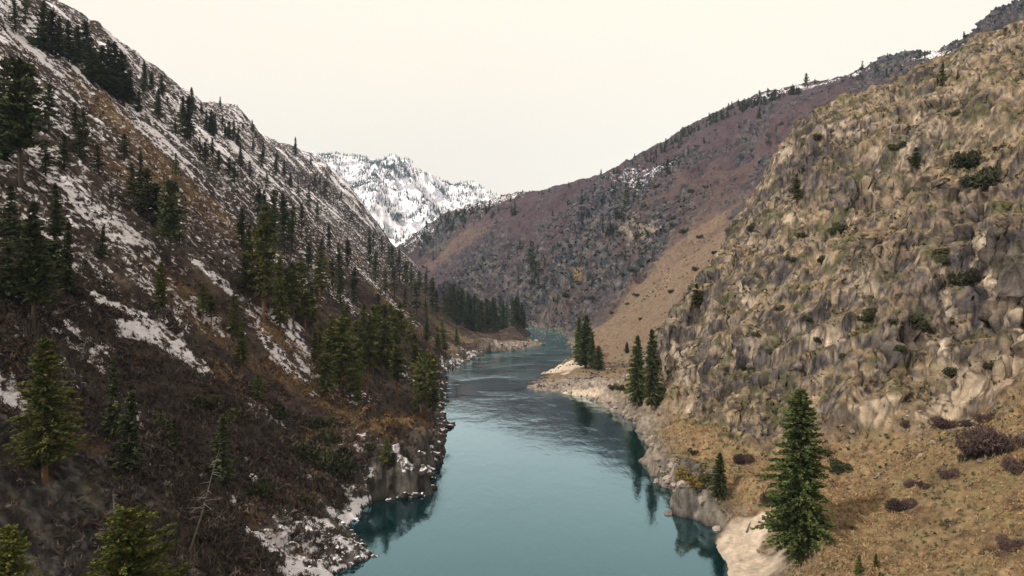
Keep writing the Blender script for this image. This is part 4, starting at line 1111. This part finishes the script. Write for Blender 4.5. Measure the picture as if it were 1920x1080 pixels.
for i in range(3):
    shrub_proto('dark%d' % i, 200 + i, 'dark', 330, .16, .30)
    shrub_proto('purple%d' % i, 210 + i, 'purple', 1100, .17, .07)
shrub_proto('yellow0', 220, 'yellow', 420, .15, .3); shrub_proto('olive0', 221, 'olive', 400, .16, .3); shrub_proto('olive1', 222, 'olive', 400, .16, .3)
SHRUBS = {
 ('dark', "dark evergreen shrub", "on the ledges of the right rock wall", "dark shrubs on the right rock wall"):
   [(1812, 308, 22), (1830, 345, 30), (1810, 530, 22), (1578, 880, 20), (1550, 852, 13), (1580, 432, 14), (1556, 436, 9), (1500, 444, 9), (1486, 490, 8), (1540, 490, 10), (1720, 600, 14), (1735, 615, 16), (1676, 604, 9), (1580, 670, 10), (1396, 690, 10),
    (1690, 655, 10), (1762, 490, 13), (1680, 280, 12), (1790, 215, 8), (1872, 280, 8)],
 ('dark', "small dark shrub", "low on the rock wall above the right shore", "dark shrubs on the lower right wall"):
   [(1420, 630, 8), (1440, 660, 8), (1516, 600, 8), (1530, 260, 8), (1536, 640, 9), (1620, 600, 10), (1460, 580, 9), (1408, 430, 10), (1790, 700, 14), (1860, 690, 12), (1240, 735, 8), (1150, 728, 9), (1165, 730, 8), (1256, 700, 8), (1396, 860, 10), (1300, 850, 8)],
 ('dark', "small round shrub", "on the tan slope beyond the rock wall", "dark shrubs on the tan slope"):
   [(1060, 555, 6), (1170, 515, 6), (1184, 508, 6), (1148, 588, 5), (1175, 572, 5), (1194, 555, 6), (1283, 436, 8), (1314, 446, 6), (1265, 410, 6), (1296, 360, 6), (1232, 350, 6), (1204, 500, 5), (1305, 506, 7), (1260, 548, 6), (1200, 600, 5), (1340, 475, 5), (1130, 540, 5), (1110, 560, 6)],
 ('purple', "leafless purple shrub", "on the dry lower right grass", "leafless shrubs on the lower right grass"):
   [(1868, 850, 44), (1830, 850, 22), (1905, 880, 20), (1690, 955, 24), (1890, 1025, 20), (1780, 895, 16), (1706, 912, 12), (1735, 915, 10), (1812, 862, 12), (1700, 800, 9), (1395, 868, 16), (1440, 940, 18), (1460, 990, 14), (1770, 800, 18), (1850, 790, 16), (1815, 800, 12)],
 ('yellow', "yellow autumn bush", "on the rocky point of the right shore", "yellow bushes on the rocky point"): [(1295, 905, 20), (1272, 890, 10), (1312, 912, 12)],
 ('olive', "olive green bush", "on the upper right rock wall", "olive bushes on the right wall"): [(1890, 395, 16), (1764, 476, 14), (1630, 590, 12), (1490, 360, 10), (1320, 900, 12), (1720, 300, 9)],
 ('dark', "dark brush clump", "on the dark lower slope of the left bank", "dark brush clumps on the left bank"):
   [(640, 880, 28), (600, 870, 26), (560, 850, 26), (520, 780, 20), (480, 930, 26), (620, 830, 22), (430, 790, 24), (700, 840, 12), (560, 940, 18), (380, 760, 24), (300, 800, 26), (600, 800, 20)],
}
for (k, look, where, group), lst in SHRUBS.items():
    lst = sorted(lst)
    for i, (px, py, rad) in enumerate(lst):
        p = ray(px, py)
        s = rad * p.y / F / .70
        nv = {'dark': 3, 'purple': 3, 'yellow': 1, 'olive': 2}[k]
        st, fo = SH[k + str(i % nv)]
        e = bpy.data.objects.new("shrub", None); e.location = p - Vector((0, 0, .15 * s)); e.scale = (s, s, s * random.uniform(.9, 1.2)); e.rotation_euler[2] = random.uniform(0, 6.28)
        SC.collection.objects.link(e)
        tag(e, "%s, %s" % (look, ordinal(i, len(lst), where)), "shrub", group)
        for nm, me in (("stems", st), ("foliage", fo)):
            c = bpy.data.objects.new(nm, me); c.parent = e; SC.collection.objects.link(c)

# ------------------------------------------------------------------ boulders
def boulder_mat(name, col, snow):
    m, t, n, b = new_mat(name)
    g = n.new("ShaderNodeNewGeometry")
    oi = n.new("ShaderNodeObjectInfo")
    f = math_node(t, 'MULTIPLY', math_node(t, 'MULTIPLY_ADD', noise_node(t, g.outputs["Position"], 2.2, 6, .7), 1.8, .1), math_node(t, 'MULTIPLY_ADD', oi.outputs["Random"], .8, .6))
    cc = n.new("ShaderNodeCombineColor")
    for i in range(3): t.links.new(f, cc.inputs[i])
    c = mix_col(t, 1.0, (*col, 1), cc.outputs[0], 'MULTIPLY')
    if snow:
        sx = n.new("ShaderNodeSeparateXYZ"); t.links.new(g.outputs["Normal"], sx.inputs[0])
        s = math_node(t, 'ADD', sx.outputs[2], math_node(t, 'MULTIPLY_ADD', noise_node(t, g.outputs["Position"], 1.3, 4), 2.4, -2.0))
        c = mix_col(t, math_node(t, 'MULTIPLY', s, 7, clamp=True), c, (.85, .82, .86, 1))
    t.links.new(c, b.inputs["Base Color"]); b.inputs["Roughness"].default_value = .9
    bp = n.new("ShaderNodeBump"); bp.inputs["Strength"].default_value = .6; bp.inputs["Distance"].default_value = .2
    t.links.new(noise_node(t, g.outputs["Position"], 4, 6, .7), bp.inputs["Height"]); t.links.new(bp.outputs[0], b.inputs["Normal"])
    return m
MB = [boulder_mat("snowy_boulder", (.065, .058, .052), True), boulder_mat("grey_boulder", (.27, .225, .185), False)]
BOULD = []
import bmesh
for sdn in range(5):
    bm = bmesh.new(); bmesh.ops.create_icosphere(bm, subdivisions=4, radius=1)
    co = np.array([v.co[:] for v in bm.verts], np.float32)
    r = np.random.default_rng(300 + sdn)
    for _ in range(11):                       # cut flat facets
        nn = rand_dirs(1, r)[0]; dd = r.uniform(.5, .85)
        k = co @ nn; over_ = np.clip(k - dd, 0, None); co -= over_[:, None] * nn * .93
    co *= 1 + .10 * fbm(co[:, 0] * 2, co[:, 1] * 2, co[:, 2] * 2, n=3, seed=sdn)[:, None]
    co *= np.array([1, r.uniform(.65, .95), r.uniform(.5, .75)])
    for v, c in zip(bm.verts, co): v.co = c.tolist()
    for mi in (0, 1):
        me = bpy.data.meshes.new("boulder"); bm.to_mesh(me)
        me.polygons.foreach_set("use_smooth", np.ones(len(me.polygons), bool)); me.materials.append(MB[mi]); BOULD.append(me)
    bm.free()
def put_boulder(p, s, snowy, label, group):
    o = bpy.data.objects.new("boulder", BOULD[random.randrange(5) * 2 + (0 if snowy else 1)])
    o.location = p; o.scale = (s, s, s); o.rotation_euler = (random.uniform(-.3, .3), random.uniform(-.3, .3), random.uniform(0, 6.28))
    SC.collection.objects.link(o)
    tag(o, label, "boulder", group)
br = random.Random(11)
def on_ground(x, y):
    z, sd, *_ = terrain(np.array([x]), np.array([y])); return float(z[0]), float(sd[0])
def along(poly, y0, y1, n, off, size, snowy, label, group):
    k = 0; tries = 0
    while k < n and tries < n * 30:
        tries += 1
        Y = br.uniform(y0 ** .5, y1 ** .5) ** 2
        cand = [(a, b) for a, b in zip(poly[:-1], poly[1:]) if min(a[1], b[1]) <= Y <= max(a[1], b[1])]
        if not cand: continue
        a, b = br.choice(cand); t = (Y - a[1]) / (b[1] - a[1] + 1e-9)
        x = a[0] + t * (b[0] - a[0]) + br.uniform(-1, 1) * off
        z, sd = on_ground(x, Y)
        if sd < -.8 or sd > off: continue
        s = br.uniform(*size) * (1 + Y / 500)
        put_boulder((x, Y, z + .1 * s), s, snowy, label, group); k += 1
along(LEFT, 96, 128, 26, 5, (.2, .7), True, "snow dusted boulder on the near left shore by the cove", "boulders on the near left shore")
along(LEFT, 128, 215, 60, 3.5, (.3, 1.3), True, "snow dusted boulder along the cliffy left shore", "boulders along the cliffy left shore")
along(LEFT, 215, 460, 44, 6, (.3, 1.0), True, "snow topped boulder along the far left shore", "boulders along the far left shore")
along(LEFT, 460, 520, 16, 10, (.4, 1.0), False, "brown boulder on the gravel flat before the forest", "boulders on the gravel flat")
along(RIGHT, 112, 150, 34, 3.2, (.3, 1.2), False, "grey boulder on the rocky point of the right shore", "boulders on the rocky right point")
along(RIGHT, 150, 262, 60, 3.5, (.3, 1.1), False, "tan boulder along the right shore below the rock wall", "boulders along the right shore")
for i in range(100):                          # snowy boulder field at the bottom left
    px, py = br.uniform(470, 672), br.uniform(985, 1072)
    p = ray(px, py)
    put_boulder(p, br.uniform(.15, .5), True, "snow covered boulder in the boulder field at the bottom left shore", "boulder field at the bottom left shore")
for i in range(26):
    px, py = br.uniform(1560, 1900), br.uniform(770, 900)
    p = ray(px, py)
    put_boulder(p, br.uniform(.25, .8), False, "pale grey boulder fallen on the grass below the right rock wall", "boulders below the right rock wall")

# ------------------------------------------------------------------ ground cover nobody could count
def scatter(name, label, weight, n, size, blades_n, width, color, seed, up=.7, spread=.8, var=(.6, 1.4), sink=.1, hue=.0):
    r = np.random.default_rng(seed)
    wgt = np.clip(weight.ravel(), 0, None).astype(np.float64)
    if wgt.sum() <= 0: return
    idx = r.choice(len(wgt), n, p=wgt / wgt.sum())
    c = V[idx] + r.normal(0, .3, (n, 3)) * [1, 1, .1]
    Y = V[idx, 1]
    s = r.uniform(size[0], size[1], n) * (1 + Y / 420)
    c[:, 2] += s * (.25 - sink)
    v, f = blades(c, np.repeat([[0, 0, up]], n, 0) + .35 * rand_dirs(n, r), s, width, blades_n, r, spread)
    hv = np.repeat(r.uniform(*var, n), blades_n * 4)
    m = plain_mat(name + "_twigs", color, var=False, attr=True)
    o = link_mesh(name, v, f, mat=m, smooth=False)
    hc = np.repeat(r.normal(0, hue, n), blades_n * 4)
    var_attr(o, np.stack([hv * (1 + hc), hv, hv * (1 - hc)], -1).astype(np.float32))
    tag(o, label, "ground cover", kind="stuff")
dist_ok = (GY.ravel() > 55)
L = GLEFT.ravel()
dry = (GSD.ravel() > 2) * (1 - .92 * np.clip(W_['lrock'], 0, 1))
hgt = DZ.ravel()
n6 = fbm(V[:, 0] / 9, V[:, 1] / 9, V[:, 2] / 9, n=3, seed=141)
scatter("dead_brush", "dark leafless brush covering the lower left slope", (W_['brush'] + .10) * L * dry * dist_ok * (GY.ravel() < 420) * sst(-.3, .3, n6) * (MSK[:, 0] < .5), 26000, (.35, 1.0), 7, .11, (.074, .058, .049), 1, hue=.08)
scatter("bare_thicket", "taller leafless grey brown twigs standing above the left bank brush", (W_["brush"] + .05) * L * dry * dist_ok * (GY.ravel() < 260) * sst(.05, .4, -n6) * (MSK[:, 0] < .5), 2600, (.5, 1.15), 12, .035, (.090, .072, .062), 9, up=1.1, spread=.8)
scatter("dry_grass", "tufts of dry tan grass on the left benches", W_['ochre'] * L * dry * (GY.ravel() < 400), 9000, (.25, .55), 6, .13, (.24, .15, .07), 2)
grass_w = (1 - L) * dry * (GROCK.ravel() < .5) * (GY.ravel() < 260) * (W_['sand'] < .3) * (W_['gravel'] < .6)
scatter("dry_grass", "dry ochre grass tufts covering the lower right slope", grass_w * sst(-.5, .3, n6), 22000, (.16, .42), 6, .14, (.295, .205, .112), 3, hue=.06)
scatter("sagebrush", "grey green low sagebrush dotted over the right slope", grass_w * sst(.0, .4, -n6), 2600, (.2, .5), 8, .25, (.17, .15, .08), 4)
ledge = GROCK.ravel() * sst(.45, .75, UPZ.ravel()) * sst(-.2, .4, n6)
scatter("ledge_scrub", "olive scrub growing on the ledges of the right rock wall", ledge, 9000, (.18, .55), 7, .24, (.105, .095, .048), 5, hue=.1)
mid_w = (1 - L) * dry * (GY.ravel() > 262) * (GROCK.ravel() < .4) * sst(.05, .4, n6) * (1 - .9 * np.clip(W_['tan'], 0, 1))
scatter("hill_scrub", "dark scrub dotted over the far hill and tan slope", mid_w, 6500, (.22, .6), 7, .26, (.055, .058, .042), 6)
frw = (1 - L) * (GY.ravel() > 600) * np.clip(W_['frock'], 0, 1) * sst(.0, .35, n6)
scatter("hill_scrub", "dark low conifers and scrub among the far rock bands", frw, 7000, (.35, .9), 7, .28, (.032, .042, .034), 7)
lsc = L * dry * (GY.ravel() > 60) * sst(.05, .4, -n6) * (MSK[:, 0] < .9)
scatter("slope_scrub", "low dark scrub scattered over the left wall", lsc, 9000, (.22, .6), 7, .2, (.052, .042, .032), 8, hue=.12)

# ------------------------------------------------------------------ forest on the snow mountain
def mountain_forest():
    r = np.random.default_rng(77)
    x, y, z = MX.ravel(), MY.ravel(), MZ.ravel()
    N = grid_normals(MX, MY, MZ)
    px = 960 + x / y * F; py = 540 - (z - CAM_Z) / y * F
    n1 = fbm((x / 90).astype(np.float32), (y / 90).astype(np.float32), n=4, seed=151)
    n2 = fbm((x / 25).astype(np.float32), (y / 25).astype(np.float32), n=2, seed=153)
    # stands, given by where they lie on the mountain
    dens = np.zeros(len(x))
    for cx, cy, rx_, ry_, s in ((735, 318, 48, 16, 1.3), (700, 312, 40, 12, .7), (770, 325, 28, 12, 1.2), (845, 358, 34, 13, .9), (805, 362, 30, 10, .5), (632, 296, 22, 8, .7), (735, 408, 34, 10, .45), (690, 352, 40, 10, .3), (800, 392, 50, 14, .3), (880, 352, 20, 8, .8), (640, 322, 26, 10, .35)):
        dens = np.maximum(dens, s * np.exp(-(((px - cx) / rx_) ** 2 + ((py - cy) / ry_) ** 2)))
    dens = (dens + .13) * sst(-.45, .35, n1 + .3 * n2)
    dens *= (y < 3750) * (y > 2200) * (px > 540) * (px < 960)
    nt_ = 7500
    idx = r.choice(len(x), nt_, p=dens / dens.sum())
    base = np.stack([x[idx], y[idx], z[idx] - 1.5], -1) + r.normal(0, 6, (nt_, 3)) * [1, 1, 0]
    h = r.uniform(9, 19, nt_); rad = h * r.uniform(.13, .19, nt_)
    S = 6
    vs, fs = [], []
    ang = np.arange(S) * 2 * math.pi / S
    for k, (za, zb, ra) in enumerate(((.05, .62, 1.0), (.42, 1.0, .62))):
        ring = base[:, None, :] + np.stack([np.cos(ang)[None] * rad[:, None] * ra, np.sin(ang)[None] * rad[:, None] * ra, np.repeat(h[:, None] * za, S, 1)], -1)
        tip = base + np.stack([h * 0, h * 0, h * zb], -1)
        o = len(vs) and sum(len(a) for a in vs)
        vv = np.concatenate([ring, tip[:, None, :]], 1).reshape(-1, 3)
        q = np.arange(nt_)[:, None] * (S + 1) + o
        f = np.stack([q + np.arange(S), q + (np.arange(S) + 1) % S, np.repeat(q + S, S, 1)], -1).reshape(-1, 3)
        vs.append(vv); fs.append(f)
    o = link_mesh("mountain_forest", np.concatenate(vs), tris=np.concatenate(fs), mat=plain_mat("mountain_conifers", (.030, .045, .038), var=False), smooth=False)
    tag(o, "far dark conifers dotted over the snow mountain", "forest", kind="stuff")
mountain_forest()

# ------------------------------------------------------------------ haze
def haze():
    m = bpy.data.materials.new("haze"); m.use_nodes = True
    t = m.node_tree; t.nodes.clear()
    o = t.nodes.new("ShaderNodeOutputMaterial"); v = t.nodes.new("ShaderNodeVolumePrincipled")
    v.inputs["Color"].default_value = (.50, .70, .97, 1)
    v.inputs["Density"].default_value = HAZE
    t.links.new(v.outputs[0], o.inputs["Volume"])
    x0, x1, y0, y1, z0, z1 = -3300, 1700, -1900, 5400, -30, 1150
    vs = np.array([(x, y, z) for z in (z0, z1) for y in (y0, y1) for x in (x0, x1)], float)
    fs = [(0, 2, 3, 1), (4, 5, 7, 6), (0, 1, 5, 4), (2, 6, 7, 3), (0, 4, 6, 2), (1, 3, 7, 5)]
    ob = link_mesh("haze", vs, fs, mat=m, smooth=False)
    tag(ob, "thin blue air between the viewpoint and the far hills", "haze", kind="stuff")
HAZE = 0.00008
haze()
